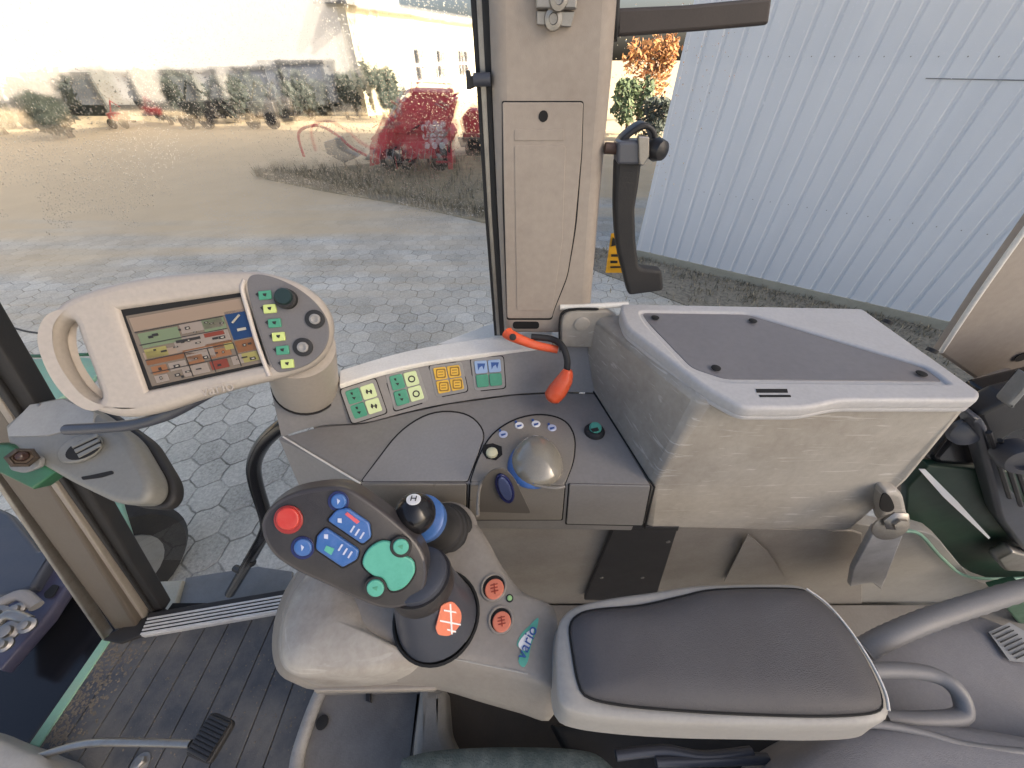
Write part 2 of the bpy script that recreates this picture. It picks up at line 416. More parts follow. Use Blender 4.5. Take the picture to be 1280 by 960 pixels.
# joints filled with sand further out in the yard
sep0 = N(t, 'ShaderNodeSeparateXYZ'); t.links.new(geo.outputs['Position'], sep0.inputs[0])
fill = N(t, 'ShaderNodeMapRange'); fill.inputs[1].default_value = 2.0; fill.inputs[2].default_value = 8; fill.inputs[3].default_value = 1; fill.inputs[4].default_value = .55; t.links.new(sep0.outputs['Y'], fill.inputs[0])
t.links.new(pc.outputs[2], jc.inputs[6]); t.links.new(MM('MULTIPLY', MM('MULTIPLY', joint.outputs[0], jr.outputs[0]), fill.outputs[0]), jc.inputs[0])
# wind-blown sand on the far part of the yard, in streaks
sep = N(t, 'ShaderNodeSeparateXYZ'); t.links.new(geo.outputs['Position'], sep.inputs[0])
mp = N(t, 'ShaderNodeMapping'); mp.inputs['Scale'].default_value = (.10, .75, 1); mp.inputs['Rotation'].default_value = (0, 0, R(10)); t.links.new(geo.outputs['Position'], mp.inputs['Vector'])
sn = N(t, 'ShaderNodeTexNoise'); sn.inputs['Scale'].default_value = 1.6; sn.inputs['Detail'].default_value = 6; t.links.new(mp.outputs[0], sn.inputs['Vector'])
line = MM('ADD', sep.outputs['Y'], MM('MULTIPLY', sep.outputs['X'], -.22))
edge = MM('ADD', MM('MULTIPLY', MM('SUBTRACT', line, 6.4), .30), MM('MULTIPLY', MM('SUBTRACT', sn.outputs[0], .5), 3.2), )
mp6 = N(t, 'ShaderNodeMapping'); mp6.inputs['Scale'].default_value = (.25, 2.6, 1); mp6.inputs['Rotation'].default_value = (0, 0, R(-14)); t.links.new(geo.outputs['Position'], mp6.inputs['Vector'])
s6 = N(t, 'ShaderNodeTexNoise'); s6.inputs['Scale'].default_value = 1.5; s6.inputs['Detail'].default_value = 7; s6.inputs['Roughness'].default_value = .65; t.links.new(mp6.outputs[0], s6.inputs['Vector'])
f6 = N(t, 'ShaderNodeMapRange'); f6.inputs[1].default_value = 2.2; f6.inputs[2].default_value = 4.5; f6.inputs[3].default_value = 0; f6.inputs[4].default_value = 1; t.links.new(sep.outputs['Y'], f6.inputs[0])
r6 = N(t, 'ShaderNodeMapRange'); r6.inputs[1].default_value = .40; r6.inputs[2].default_value = .66; r6.inputs[3].default_value = .0; r6.inputs[4].default_value = .42; t.links.new(s6.outputs[0], r6.inputs[0])
sand = MM('MAXIMUM', MM('MAXIMUM', MM('MINIMUM', edge, 1.0), 0.0), MM('MULTIPLY', f6.outputs[0], r6.outputs[0]))
sc_ = N(t, 'ShaderNodeMix', data_type='RGBA'); sc_.inputs[6].default_value = (.55, .43, .27, 1); sc_.inputs[7].default_value = (.68, .55, .35, 1); t.links.new(n1.outputs[0], sc_.inputs[0])
fc = N(t, 'ShaderNodeMix', data_type='RGBA'); t.links.new(MM('MULTIPLY', sand, .93), fc.inputs[0]); t.links.new(jc.outputs[2], fc.inputs[6]); t.links.new(sc_.outputs[2], fc.inputs[7])
t.links.new(fc.outputs[2], b.inputs['Base Color']); b.inputs['Roughness'].default_value = .85
hb = MM('ADD', MM('MULTIPLY', MM('MULTIPLY', MM('MULTIPLY', joint.outputs[0], fill.outputs[0]), -1.0), MM('SUBTRACT', 1.0, sand)), MM('MULTIPLY', n2.outputs[0], .35))
bp = N(t, 'ShaderNodeBump'); bp.inputs['Strength'].default_value = .6; bp.inputs['Distance'].default_value = .012
t.links.new(hb, bp.inputs['Height']); t.links.new(bp.outputs[0], b.inputs['Normal'])
g = slab('ground', [Vector((x, y, GZ)) for x, y in ((-300, -200), (300, -200), (300, 400), (-300, 400))], .3, gm, smooth=None)
tag(g, kind='structure')

# gravel verge with weeds
vm = mat('verge gravel', (.34,.28,.17), .9, grain=1, gscale=30, dirt=.8, dcol=(.12,.115,.075), dscale=3)
vpts = [P(x, y, z=GZ+.05) for x, y in rc([(318,219),(440,206),(600,192),(690,188),(720,240),(690,296),(605,276),(520,256),(400,236)], 20)]
v = slab('verge', vpts, .06, vm, bev=.02); tag(v, kind='structure')
vb = bvh_of(v)
# weed tufts (uncountable)
def blades(places, hmin, hmax, wid, per, seed=1):
    rn = random.Random(seed); bm = bmesh.new()
    for p in places:
        for k in range(per):
            a = rn.uniform(0, 6.28); h = rn.uniform(hmin, hmax); o = Vector(p)+Vector((rn.gauss(0, .04), rn.gauss(0, .04), 0))
            l = Vector((math.cos(a), math.sin(a), 0)); s = Vector((-l.y, l.x, 0))*wid
            tip = o+l*h*rn.uniform(.2, .8)+Vector((0, 0, h)); mid = o.lerp(tip, .5)+Vector((0, 0, h*.12))
            A, B, C_, D, E = bm.verts.new(o-s), bm.verts.new(o+s), bm.verts.new(mid+s), bm.verts.new(mid-s), bm.verts.new(tip)
            bm.faces.new((A, B, C_, D)); bm.faces.new((D, C_, E))
    me = bpy.data.meshes.new('m'); bm.to_mesh(me); bm.free(); return me
rn = random.Random(3); pl_ = []
for i in range(900):
    x = rn.uniform(322, 640); tt = (x-320)/300; y = rn.uniform(218-tt*22, 221+tt*56)
    if rn.random() < .45: y = 219+tt*57-rn.uniform(0, 7)
    pl_.append(P(x, y, z=GZ+.05))
ww = link('verge_weeds', blades(pl_, .03, .24, .008, 7), M['weed']); tag(ww, kind='stuff')

# ================================================================== CORRUGATED HALL (right)
A0 = P(797, 322, z=GZ); B0 = P(1190, 416, z=GZ)
wd = (B0-A0).normalized(); wn_ = Vector((wd.y, -wd.x, 0));
if wn_.dot(-A0) < 0: wn_ = -wn_
hall = thing('corrugated_hall', 'long pale blue-white hall wall of vertical corrugated sheet beside the cab', 'building', A0)
cm = bpy.data.materials.new('white corrugated sheet'); t2, b2 = nodes(cm)
b2.inputs['Base Color'].default_value = (.72, .75, .80, 1); b2.inputs['Roughness'].default_value = .45
ge = N(t2, 'ShaderNodeNewGeometry'); nz = N(t2, 'ShaderNodeTexNoise'); nz.inputs['Scale'].default_value = 1.4; nz.inputs['Detail'].default_value = 7
mpp = N(t2, 'ShaderNodeMapping'); mpp.inputs['Scale'].default_value = (3, 3, .35); t2.links.new(ge.outputs['Position'], mpp.inputs['Vector']); t2.links.new(mpp.outputs[0], nz.inputs['Vector'])
mr = N(t2, 'ShaderNodeMix', data_type='RGBA'); mr.inputs[6].default_value = (.72, .725, .735, 1); mr.inputs[7].default_value = (.83, .835, .84, 1); t2.links.new(nz.outputs[0], mr.inputs[0]); t2.links.new(mr.outputs[2], b2.inputs['Base Color'])
bm = bmesh.new(); prof = []
k = 0.0; pitch = .205
while k < 34:
    prof += [(k, 0), (k+.15, 0), (k+.163, .014), (k+.192, .014), (k+.2049, 0)]; k += pitch
H = 14.8; rows = []  # unseen height raised so the hall keeps sun off the cab
for h in (0.12, H):
    rows.append([bm.verts.new(A0+wd*s+wn_*(-d_)+Vector((0, 0, h))) for s, d_ in prof])
for i in range(len(prof)-1): bm.faces.new((rows[0][i], rows[0][i+1], rows[1][i+1], rows[1][i]))
link('wall_sheet', mesh_bm(bm), cm, hall)
def hbox(s0, s1, d0, d1, z0, z1, m, nm):
    pts = [A0+wd*s+wn_*d_ for s, d_ in ((s0, d0), (s1, d0), (s1, d1), (s0, d1))]
    return link(nm, loft_me([[p+Vector((0, 0, z0)) for p in pts], [p+Vector((0, 0, z1)) for p in pts]]), m, hall)
hbox(.01, 34, -12, -.06, .0, 14.75, cm, 'wall')
hbox(-.03, 34, -.055, .02, 0, .125, M['concrete'], 'plinth')
hbox(-.05, .0, -.30,   .008, .12, 14.8, cm, 'corner_trim')
hbox(-.3, 34.3, -12.3, .3, 14.8, 15.0, M['stepgrey'], 'roof')
j1, j2 = P(1157, 98, pl=(A0, wn_)), P(1330, 104, pl=(A0, wn_))
link('sheet_joint', tube_me([j1+wn_*.004, Vector((j2.x, j2.y, j1.z))+wn_*.004], .004, 6), M['stepgrey'], hall)
scm = []
for hz in (1.1, 2.5, 3.9):
    for kk in range(2, 62):
        scm.append(lathe_me(A0+wd*(.075+.205*kk)+wn_*.0+Vector((0, 0, hz)), wn_, [(.006, 0), (.005, .004), (.001, .005)], 6))
link('sheet_fixings', join_me(scm), M['steel'], hall)
# gravel and weeds strip along the hall
sv = [A0-wd*1.2+wn_*.02, A0-wd*1.2+wn_*.7, A0+wd*2+wn_*1.35, A0+wd*30+wn_*1.6, A0+wd*30+wn_*.02]
sm_ = mat('dark mossy gravel', (.30,.27,.21), .9, grain=1, gscale=40, dirt=.95, dcol=(.11,.10,.08), dscale=22)
s = slab('gravel_strip', [p+Vector((0, 0, .012)) for p in sv], .03, sm_); tag(s, kind='structure')
pl_ = []
for i in range(1500):
    a = rn.uniform(-1, 9); pl_.append(A0+wd*a+wn_*abs(rn.gauss(0, .5))+Vector((0, 0, .01)))
ww = link('wall_weeds', blades(pl_, .01, .07, .005, 4, 5), M['weed']); tag(ww, kind='stuff')

# ================================================================== FAR BUILDINGS
wm = mat('white render', (.80,.79,.75), .8, dirt=.35, dcol=(.60,.60,.60), dscale=.6)
ym = mat('cream render', (.78,.73,.55), .8, dirt=.3, dcol=(.62,.57,.42), dscale=.5)
dkw = mat('dark glazing', (.03,.035,.045), .15)
doorg = mat('grey roller door', (.25,.28,.33), .5, dirt=.5, dcol=(.12,.13,.14), dscale=.8)
wh = thing('white_hall', 'long white hall across the yard with a row of dark door openings', 'building', (-20, 26, GZ))
FY = 25.5
link('wall', box_me((-26.5, FY+5, GZ+3.6), (36.6, 10, 7.2)), wm, wh)
link('roof', box_me((-26.5, FY+4.8, GZ+7.35), (37.4, 10.8, .3)), M['stepgrey'], wh)
link('plinth', box_me((-26.5, FY-.03, GZ+.25), (36.6, .06, .5)), M['stepgrey'], wh)
for i, (x0, x1, y0) in enumerate(((70,112,95),(196,238,92),(292,330,88),(352,402,80))):
    a = P(x0, 150, y=FY); c_ = P(x1, y0, y=FY)
    d_ = link('door', box_me(((a.x+c_.x)/2, FY-.02, (GZ+c_.z)/2+.0), (abs(c_.x-a.x), .08, c_.z-GZ)), doorg, wh)
    link('door_frame', join_me([box_me((xx, FY-.05, (GZ+c_.z)/2), (.16, .16, c_.z-GZ+.1)) for xx in (a.x, c_.x)]+[box_me(((a.x+c_.x)/2, FY-.05, c_.z+.08), (abs(c_.x-a.x)+.3, .16, .16))]), M['stepgrey'], d_)
# cream building receding
Ca = Vector((-8.1, 25.3, GZ)); Cb = Vector((-2.2, 40.0, GZ)); cdv = (Cb-Ca).normalized(); cn = Vector((cdv.y, -cdv.x, 0))
if cn.dot(-Ca) < 0: cn = -cn
cb = thing('cream_building', 'cream yellow rendered building beyond the red machine', 'building', Ca)
def wallbox(s0, s1, d0, d1, z0, z1):
    pts = [Ca+cdv*s+cn*d_ for s, d_ in ((s0, d0), (s1, d0), (s1, d1), (s0, d1))]
    return loft_me([[p+Vector((0, 0, z0)) for p in pts], [p+Vector((0, 0, z1)) for p in pts]])
link('wall', wallbox(0, 30, -9, 0, 0, 4.4), ym, cb)
link('roof', wallbox(-.4, 30.4, -9.4, .35, 4.4, 4.65), M['stepgrey'], cb)
link('gutter', wallbox(-.4, 30.4, .35, .47, 4.35, 4.5), M['alu'], cb)
for s0, s1 in ((4.5, 6.1), (7.2, 8.8), (10.5, 12.5), (14, 16), (19, 21)):
    f = link('window', wallbox(s0, s1, -.05, .03, 1.3, 2.9), dkw, cb)
    link('window_frame', join_me([wallbox(s0-.08, s1+.08, .02, .08, zz-.05, zz+.05) for zz in (1.3, 2.1, 2.9)]+[wallbox(ss-.05, ss+.05, .022, .078, 1.3, 2.9) for ss in (s0, (s0+s1)/2, s1)]), M['white'], f)
link('drainpipe', tube_me([Ca+cdv*1.6+cn*.12+Vector((0, 0, 0)), Ca+cdv*1.6+cn*.12+Vector((0, 0, 4.4))], .06, 8), M['alu'], cb)

def tree(name, label, cat, c, h, w_, lm, n=700, trunk=.35, seed=1, group=None, leaf=.09):
    rn = random.Random(seed)
    T_ = thing(name, label, cat, c, group); c = Vector(c)
    bms = [tube_me([c, c+Vector((rn.uniform(-.05, .05), 0, h*.35)), c+Vector((rn.uniform(-.1, .1), 0, h*.8))], [w_*.07, w_*.05, w_*.015], 7)]
    cl = []
    for i in range(9):
        a = rn.uniform(0, 6.28); z0 = h*rn.uniform(trunk*.6, .8); e = c+Vector((math.cos(a)*w_*.38, math.sin(a)*w_*.38, z0+h*rn.uniform(.05, .18)))
        bms.append(tube_me([c+Vector((0, 0, z0)), e], [w_*.025, w_*.008], 5)); cl.append((e, rn.uniform(.18, .32)*w_))
    cl.append((c+Vector((0, 0, h*.85)), .2*w_)); cl.append((c+Vector((0, 0, h*.55)), .3*w_))
    link('trunk', join_me(bms), M['bark'], T_)
    bm = bmesh.new()
    for i in range(n):
        o, r = rn.choice(cl); d_ = Vector((rn.gauss(0, 1), rn.gauss(0, 1), rn.gauss(0, 1))).normalized()*r*rn.random()**.45
        p = o+Vector((d_.x, d_.y, d_.z*1.25))
        if p.z < c.z+.05: continue
        a = Vector((rn.gauss(0, 1), rn.gauss(0, 1), rn.gauss(0, 1))).normalized(); b_ = a.orthogonal().normalized()
        s_ = leaf*rn.uniform(.6, 1.5)
        bm.faces.new([bm.verts.new(p+a*s_), bm.verts.new(p+b_*s_*.5), bm.verts.new(p-a*s_), bm.verts.new(p-b_*s_*.5)])
    me = bpy.data.meshes.new('m'); bm.to_mesh(me); bm.free()
    link('foliage', me, lm, T_)
G1 = 'dark shrubs along the far hall'
for i, (px, yb, top, wpx, lab) in enumerate((
        (8,168,120,46,'grey shrub at the far left foot of the white hall'),
        (90,172,96,62,'dark shrub in front of the leftmost door of the white hall'),
        (215,156,92,48,'dark shrub in front of the second door of the white hall'),
        (300,153,88,44,'dark shrub in front of the third door of the white hall'),
        (372,151,82,52,'dark shrub in front of the last white hall door'),
        (436,150,84,36,'narrow dark shrub at the corner where the two far buildings meet'),
        (482,152,78,46,'rounded dark tree before the cream building'))):
    c = P(px, yb, z=GZ); tp = P(px, top+10, y=c.y); wdt = .85*wpx/F*(c.y*cp-c.z*sp)
    tree('shrub' if i < 6 else 'tree', lab, 'shrub' if i < 6 else 'tree', c, tp.z-GZ, wdt, M['leafdark'] if i not in (0, 6) else M['leafgrey'], 1700, seed=i+3, group=G1 if i < 6 else None, leaf=.13)
for i, (px, yb, top, wpx, lm, lab) in enumerate((
        (798,150,44,52,'leafautumn','orange autumn tree beyond the corner of the corrugated hall'),
        (783,168,100,40,'leafgreen','green bush left of the autumn tree'),
        (812,176,128,34,'leafgrey','grey green bush at the foot of the autumn tree'))):
    c = P(px, yb, z=GZ); tp = P(px, top, y=c.y); wdt = wpx/F*(c.y*cp-c.z*sp)
    tree('tree' if i == 0 else 'bush', lab, 'tree' if i == 0 else 'bush', c, tp.z-GZ, wdt, M[lm], 1300, seed=i+30, leaf=.11)

G3 = 'machines parked along the white hall'
for i, (px, lab, m_) in enumerate(((40,'grey parked implement between shrubs at the far left of the white hall',M['stepgrey']),(157,'small red implement between two dark shrubs at the white hall',M['redpaint']),(258,'dark parked implement between the middle shrubs of the white hall',M['black']),(338,'pale parked trailer between the last shrubs of the white hall',M['steel']))):
    c = P(px, 160, z=GZ); pk = thing('parked_implement', lab, 'farm implement', c, G3)
    k1 = .6 if i == 1 else 1.0; pk.scale = (k1, k1, k1)
    link('body', box_me(c+Vector((0, 0, .75)), (1.1, .8, .5), .1*i), m_, pk, bevel=.05)
    link('boom', tube_me([c+Vector((-.5, 0, .9)), c+Vector((.1, -.1, 1.7)), c+Vector((.6, -.1, 1.3))], .05, 6), m_, pk)
    link('frame', box_me(c+Vector((.1, 0, .42)), (1.7, .3, .12), .1*i), M['black'], pk)
    for sx1 in (-.45, .45): lathe('wheel', c+Vector((sx1, -.45, .32)), (0, -1, 0), [(.05, .08), (.3, .08), (.32, .03), (.32, -.05), (.05, -.08)], M['tyre'], pk, 18)
# ---- red farm machine on the verge
B = P(520, 212, z=GZ+.05); sc0 = (B.y*cp-B.z*sp)/F       # metres per photo pixel there
mc = thing('farm_machine', 'big red farm implement standing on the weedy verge with white discs', 'farm machine', B)
def mp_(px, py, dy=0.0):
    p = P(px, py, y=B.y+dy); return p
def mslab(nm, pts, dy, th, m, bev=.02, parent=mc): return slab(nm, [mp_(x, y, dy) for x, y in pts], th, m, parent, bev)
mslab('hopper', [(492,132),(508,118),(554,119),(566,127),(562,142),(556,166),(492,168),(484,150)], -.5, 1.3, M['redpaint'], .06)
mslab('hopper_lid', [(502,114),(556,116),(558,121),(500,119)], -.55, 1.6, M['redpaint'])
mslab('frame', [(468,172),(480,162),(560,160),(566,170),(562,182),(520,186),(475,190)], -.35, 1.1, M['redpaint'])
mslab('side_guard', [(462,182),(478,146),(486,148),(484,178),(476,205),(462,208)], -.6, .12, M['redpaint'])
mslab('support_post', [(556,150),(562,150),(566,212),(560,212)], -.7, .1, M['redpaint'])
mslab('rear_guard', [(500,178),(540,176),(546,198),(504,200)], -.7, .06, M['redpaint'])
mslab('drawbar', [(462,190),(520,196),(520,204),(455,200)], -.5, .2, M['steel'])
for i in range(9):
    c = mp_(530+(i%3)*9+i*.6, 160+(i//3)*11, -.75); lathe('disc', c, (0.3, -1, .1), [(.02, .02), (.075, .0), (.078, -.01), (.02, -.015)], M['white'], mc, 14)
rq = random.Random(11)
for i in range(34):
    x0, y0 = rq.uniform(462, 566), rq.uniform(122, 204); a = rq.choice((0, 1.57, .8, -.8))+rq.uniform(-.2, .2); l_ = rq.uniform(8, 24)
    link('strut', tube_me([mp_(x0, y0, rq.uniform(-.95,-.55)), mp_(x0+math.cos(a)*l_, y0+math.sin(a)*l_*.7, rq.uniform(-.95,-.55))], rq.uniform(.012, .035), 6), rq.choice((M['redpaint'], M['redpaint'], M['redpaint'], M['steel'], M['black'])), mc)
for i in range(10): link('tine', tube_me([mp_(468+i*8, 186, -.85), mp_(466+i*8, 200, -.95), mp_(471+i*8, 210, -.9)], .012, 5), M['steel'], mc)
for i, (px, py, r_) in enumerate(((488,200,.26),(548,198,.30),(508,203,.18))):
    c = mp_(px, py, -.55); wv = lathe('wheel', c, (0, -1, 0), [(r_*.45, .1), (r_*.95, .1), (r_, .05), (r_, -.05), (r_*.95, -.1), (r_*.45, -.1)], M['tyre'], mc, 20)
    lathe('rim', c+Vector((0, -.1, 0)), (0, -1, 0), [(.03, .02), (r_*.3, .02), (r_*.46, 0.0), (r_*.46, -.1)], M['steel'], wv, 16)
tube('hydraulic_arm', [mp_(462,196,-.4), mp_(440,185,-.4), mp_(420,168,-.4), mp_(398,157,-.4), mp_(378,161,-.4), mp_(373,172,-.4), mp_(380,196,-.4)], .035, M['redpaint'], mc)
tube('hose', [mp_(486,150,-.7), mp_(498,125,-.8), mp_(508,104,-.6)], .03, M['white'], mc)
mslab('hitch', [(404,178),(424,172),(432,188),(448,196),(430,204),(408,192)], -.5, .3, M['steel'])
# railing and seats on top
mslab('top_rail', [(512,116),(514,102),(562,104),(566,122),(562,122),(558,107),(517,105),(516,117)], -.4, .05, M['redpaint'], .005)
C2 = P(592, 192, z=GZ+.05)
m2 = thing('farm_machine', 'smaller red and grey implement half hidden behind the cab pillar', 'farm machine', C2)
slab('body', [P(x, y, y=C2.y) for x, y in ((574,150),(584,138),(640,140),(640,176),(580,178))], 1.0, M['redpaint'], m2, .06)
slab('frame', [P(x, y, y=C2.y-.1) for x, y in ((572,172),(640,172),(640,182),(576,184))], .2, M['steel'], m2, .02)
for px in (592, 628): lathe('wheel', P(px, 186, y=C2.y-.25), (0, -1, 0), [(.05, .1), (.26, .1), (.28, .05), (.28, -.05), (.05, -.1)], M['tyre'], m2, 18)

# ================================================================== CAB STRUCTURE
FZ = -1.35
base_floor = slab('floor', [Vector((x, y, FZ-.012)) for x, y in ((-1.28, -.75), (1.3, -.75), (1.3, .41), (-1.14, .41))], .05, M['darkgap'])
tag(base_floor, kind='structure')
# ---- rubber floor mat with grooves
ga, gb = P(205, 803, z=FZ), P(134, 920, z=FZ); gd = (gb-ga).normalized(); gn = Vector((gd.y, -gd.x, 0))
if gn.x < 0: gn = -gn
edge_l = P(140, 790, z=FZ)
k0 = (edge_l-ga).dot(gn)+.012
strips = []
def clip_strip(s0, s1):
    q = [ga+gn*s0-gd*3, ga+gn*s1-gd*3, ga+gn*s1+gd*3, ga+gn*s0+gd*3]
    for (nx, ny, c_) in ((0, 1, .385), (0, -1, .7), (1, 0, .9)):
        o = []
        for i in range(len(q)):
            a, b_ = q[i], q[(i+1) % len(q)]; fa = nx*a.x+ny*a.y-c_; fb = nx*b_.x+ny*b_.y-c_
            if fa <= 0: o.append(a)
            if (fa < 0) != (fb < 0): o.append(a.lerp(b_, fa/(fa-fb)))
        q = o
        if len(q) < 3: return None
    return [Vector((p.x, p.y, FZ)) for p in q]
s_ = k0
while s_ < 2.4:
    q = clip_strip(s_, s_+.066)
    if q: strips.append(slab_me(q, .01, .0015))
    s_ += .069
fm = link('floor_mat', join_me(strips), M['mat'], None, 40)
tag(fm, 'dusty blue-black rubber floor mat with long parallel grooves', 'floor mat')
gs_ = [P(132,792,z=FZ+.004), P(140,797,z=FZ+.004), P(48,934,z=FZ+.004), P(36,930,z=FZ+.004)]
fs_ = slab('floor_edge_strip', gs_, .02, M['palegreen'], None, .003); tag(fs_, 'pale green painted steel edge running beside the floor mat', 'trim strip')
dirt_pts = rc([(140,802),(185,800),(178,835),(150,880),(150,930),(60,960),(50,936)], 8)
dm_ = mat('dried mud', (.17,.145,.115), .95, grain=1, gscale=90, dirt=.7, dcol=(.09,.08,.07), dscale=16)
rd = random.Random(21); dms = []
for i in range(1100):
    u_ = rd.random()
    if i < 700: c = P(140-95*u_+abs(rd.gauss(0, 1))*22, 800+135*u_+rd.uniform(-4, 12), z=FZ)
    else: c = P(rd.uniform(150, 390), rd.uniform(790, 950), z=FZ)
    r0 = rd.uniform(.0007, .0032)*(1.3 if i < 700 else .8); nn_ = rd.randint(5, 8)
    rr0 = [c+Vector((math.cos(6.283*k/nn_)*r0*rd.uniform(.6, 1.4), math.sin(6.283*k/nn_)*r0*rd.uniform(.6, 1.4), 0)) for k in range(nn_)]
    dms.append(loft_me([rr0, [c+(p-c)*.5+Vector((0, 0, r0*.4)) for p in rr0]], cap0=False))
md = link('floor_grit', join_me(dms), dm_); tag(md, kind='stuff')
# ---- aluminium sill
sill = thing('door_sill', 'ribbed aluminium door sill at the end of the floor mat', 'door sill', P(260, 770, z=FZ))
sq = [P(186,772,z=FZ+.02), P(362,742,z=FZ+.02), P(352,765,z=FZ+.02), P(176,795,z=FZ+.02)]
slab('sill_plate', sq, .03, M['alu'], sill, .002)
for i in range(5):
    tt = (i+.5)/5; a = sq[0].lerp(sq[3], tt); c_ = sq[1].lerp(sq[2], tt); w_ = (sq[3]-sq[0])*.055
    slab('rib', [a-w_, c_-w_, c_+w_, a+w_], .006, M['alu'] if 1 else None, sill, .001, lift=.006)
    if i: 
        a2 = sq[0].lerp(sq[3], i/5); c2 = sq[1].lerp(sq[2], i/5)
        slab('groove', [a2-w_*.9, c2-w_*.9, c2+w_*.9, a2+w_*.9], .0015, M['darkgap'], sill, 0, lift=.0016)
slab('seal', [P(184,766,z=FZ+.025), P(362,736,z=FZ+.025), P(362,743,z=FZ+.025), P(184,773,z=FZ+.025)], .03, M['blackrub'], sill, .003)
# ---- step outside the door, low
st = thing('access_step', 'grey sheet step outside the door below the sill', 'step', P(280, 740, z=FZ-.25))
slab('tread', [P(x, y, z=FZ-.22) for x, y in ((222,762),(232,722),(322,708),(365,714),(365,762))], .02, M['stepgrey'], st, .003)
slab('bracket', [P(x, y, z=FZ-.20) for x, y in ((186,760),(188,727),(228,725),(216,764))], .03, M['concrete'], st, .006)

# ---- grab handle outside the right window
gy = .56
tube_pts = [P(372,524,y=gy), P(352,533,y=gy), P(330,553,y=gy), P(318,578,y=gy), P(320,605,y=gy-.005), P(333,650,y=gy-.02), P(330,668,y=gy-.03), P(318,690,y=gy-.04), P(288,741,y=gy-.07)]
gh = thing('grab_handle', 'bent black tube grab handle outside the window above the sill', 'handle', tube_pts[-1])
tube('tube', tube_pts, .0175, M['gloss'], gh, 14)
for px, py in ((312,702),(298,712)):
    lathe('clamp', P(px+ (0 if px > 300 else 0), py, y=gy-.05), (1, -.4, .2), [(.008, -.02), (.012, -.018), (.012, .018), (.008, .02)], M['black'], gh, 12)

# ---- front corner post
pb = [P(125,795,z=FZ), P(196,770,z=FZ)]; pt = [P(0,590,z=-.68), P(70,556,z=-.68)]
def lerpq(a0, a1, b0, b1, s0, s1): return [a0.lerp(a1, s0), a0.lerp(a1, s1), b0.lerp(b1, s1), b0.lerp(b1, s0)]
fp = thing('corner_post', 'slanting brown-grey front cab post with metal edge and black seal', 'cab post', P(165, 790, z=FZ))
bl, br = P(128,800,z=FZ+.0), P(206,762,z=FZ+.0); tl, tr = P(-14,590,z=-.66), P(88,585,z=-.66)
pm = mat('brown grey post paint', (.105,.09,.073), .4, dirt=.4, dcol=(.12,.10,.08), dscale=10)
up = (tl-bl)
ext = 1.9
def strip(nm, s0, s1, th, m, lift=0, bev=.003):
    a, b_ = bl.lerp(br, s0), bl.lerp(br, s1); c_, d_ = tl.lerp(tr, s1), tl.lerp(tr, s0)
    slab(nm, [a, b_, b_+(c_-b_)*ext, a+(d_-a)*ext], th, m, fp, bev, lift=lift)
strip('post_body', .10, .62, .05, pm, 0, .008)
strip('metal_edge', .0, .07, .03, M['steel'], .004)
strip('channel', .60, .68, .03, M['armc'], -.002)
strip('rubber_seal', .68, 1.0, .04, M['blackrub'], -.006, .008)
strip('seal_lip', .80, .85, .01, M['blackrub'], .004)
lathe('post_screw', P(130,786,z=FZ+.012), (0, -.5, 1), [(.012, 0), (.012, .008), (.006, .01)], M['steel'], fp, 12)
slab('foot_seal', [P(x, y, z=FZ+.01) for x, y in ((128,800),(140,790),(205,760),(212,770),(190,790),(150,804))], .02, M['blackrub'], fp, .004)

# ---- fan housing box on the corner post
fa = thing('fan_housing', 'grey plastic vent housing on the corner post under the monitor handle', 'vent housing', P(110, 600, d=.68))
fpl = plane3(P(5,540,d=.66), P(185,600,d=.60), P(70,500,d=.68))
o_px = rc([(2,533,5),(38,502,14),(78,494,14),(108,508,20),(158,545,12),(188,598,14),(186,618,8),(174,631,8),(142,630,14),(84,602,14),(6,556,6)], 10)
front = [P(x, y, pl=fpl) for x, y in o_px]; nrm = fpl[1]
c_in0 = sum(front, Vector((0,0,0)))/len(front); hb_ = slab('housing', front, .040, M['fan'], fa, .012, res=4)
fb = bvh_of(hb_)
slab('back_cover', [c_in0+(p-c_in0)*1.035-nrm*.040 for p in front], .022, M['blackrub'], fa, .006)
q_ = stick(fb, ell(104, 562, 29, 15, 28, R(-24)), .0005); slab('vent_rim', q_, .008, M['fan'], fa, .003, front=False)
q_ = stick(fb, ell(104, 561, 24, 11, 28, R(-24)), .009); slab('vent_hole', q_, .001, M['darkgap'], fa)
for k in (-1, 0, 1):
    slab('vane', stick(fb, [(92+k*4,562+k*6),(122+k*2,548+k*6),(124+k*2,551+k*6),(94+k*4,566+k*6)], .011), .003, M['fan'], fa, .0008)
slab('slot', stick(fb, rc([(101,596),(113,594),(140,588),(142,592),(126,597),(103,600)], 2), .001), .0015, M['darkgap'], fa)
lathe('screw', on(fb, 50, 506)[0], on(fb, 50, 506)[1], [(.004, 0), (.004, .002), (.002, .003)], M['steel'], fa, 10)
# crease: raised top panel, paler to paint in light on a top face
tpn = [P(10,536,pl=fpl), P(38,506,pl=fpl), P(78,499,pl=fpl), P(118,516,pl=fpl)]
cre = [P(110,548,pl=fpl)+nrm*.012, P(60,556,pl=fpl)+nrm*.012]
link('top_panel', loft_me([[p+nrm*.001 for p in tpn]+[P(118,530,pl=fpl)+nrm*.002, P(60,545,pl=fpl)+nrm*.002, P(12,546,pl=fpl)+nrm*.002], [p-nrm*.01 for p in tpn]+[P(118,530,pl=fpl)-nrm*.01, P(60,545,pl=fpl)-nrm*.01, P(12,546,pl=fpl)-nrm*.01]]), mat('lit housing top', (.33,.33,.315), .45, grain=.1, dirt=.4, dcol=(.2,.2,.18), dscale=10), fa, bevel=.0008)
lt = thing('lamp_socket', 'small brown and metal lamp socket beside the corner post', 'lamp socket', P(28,575,d=.60))
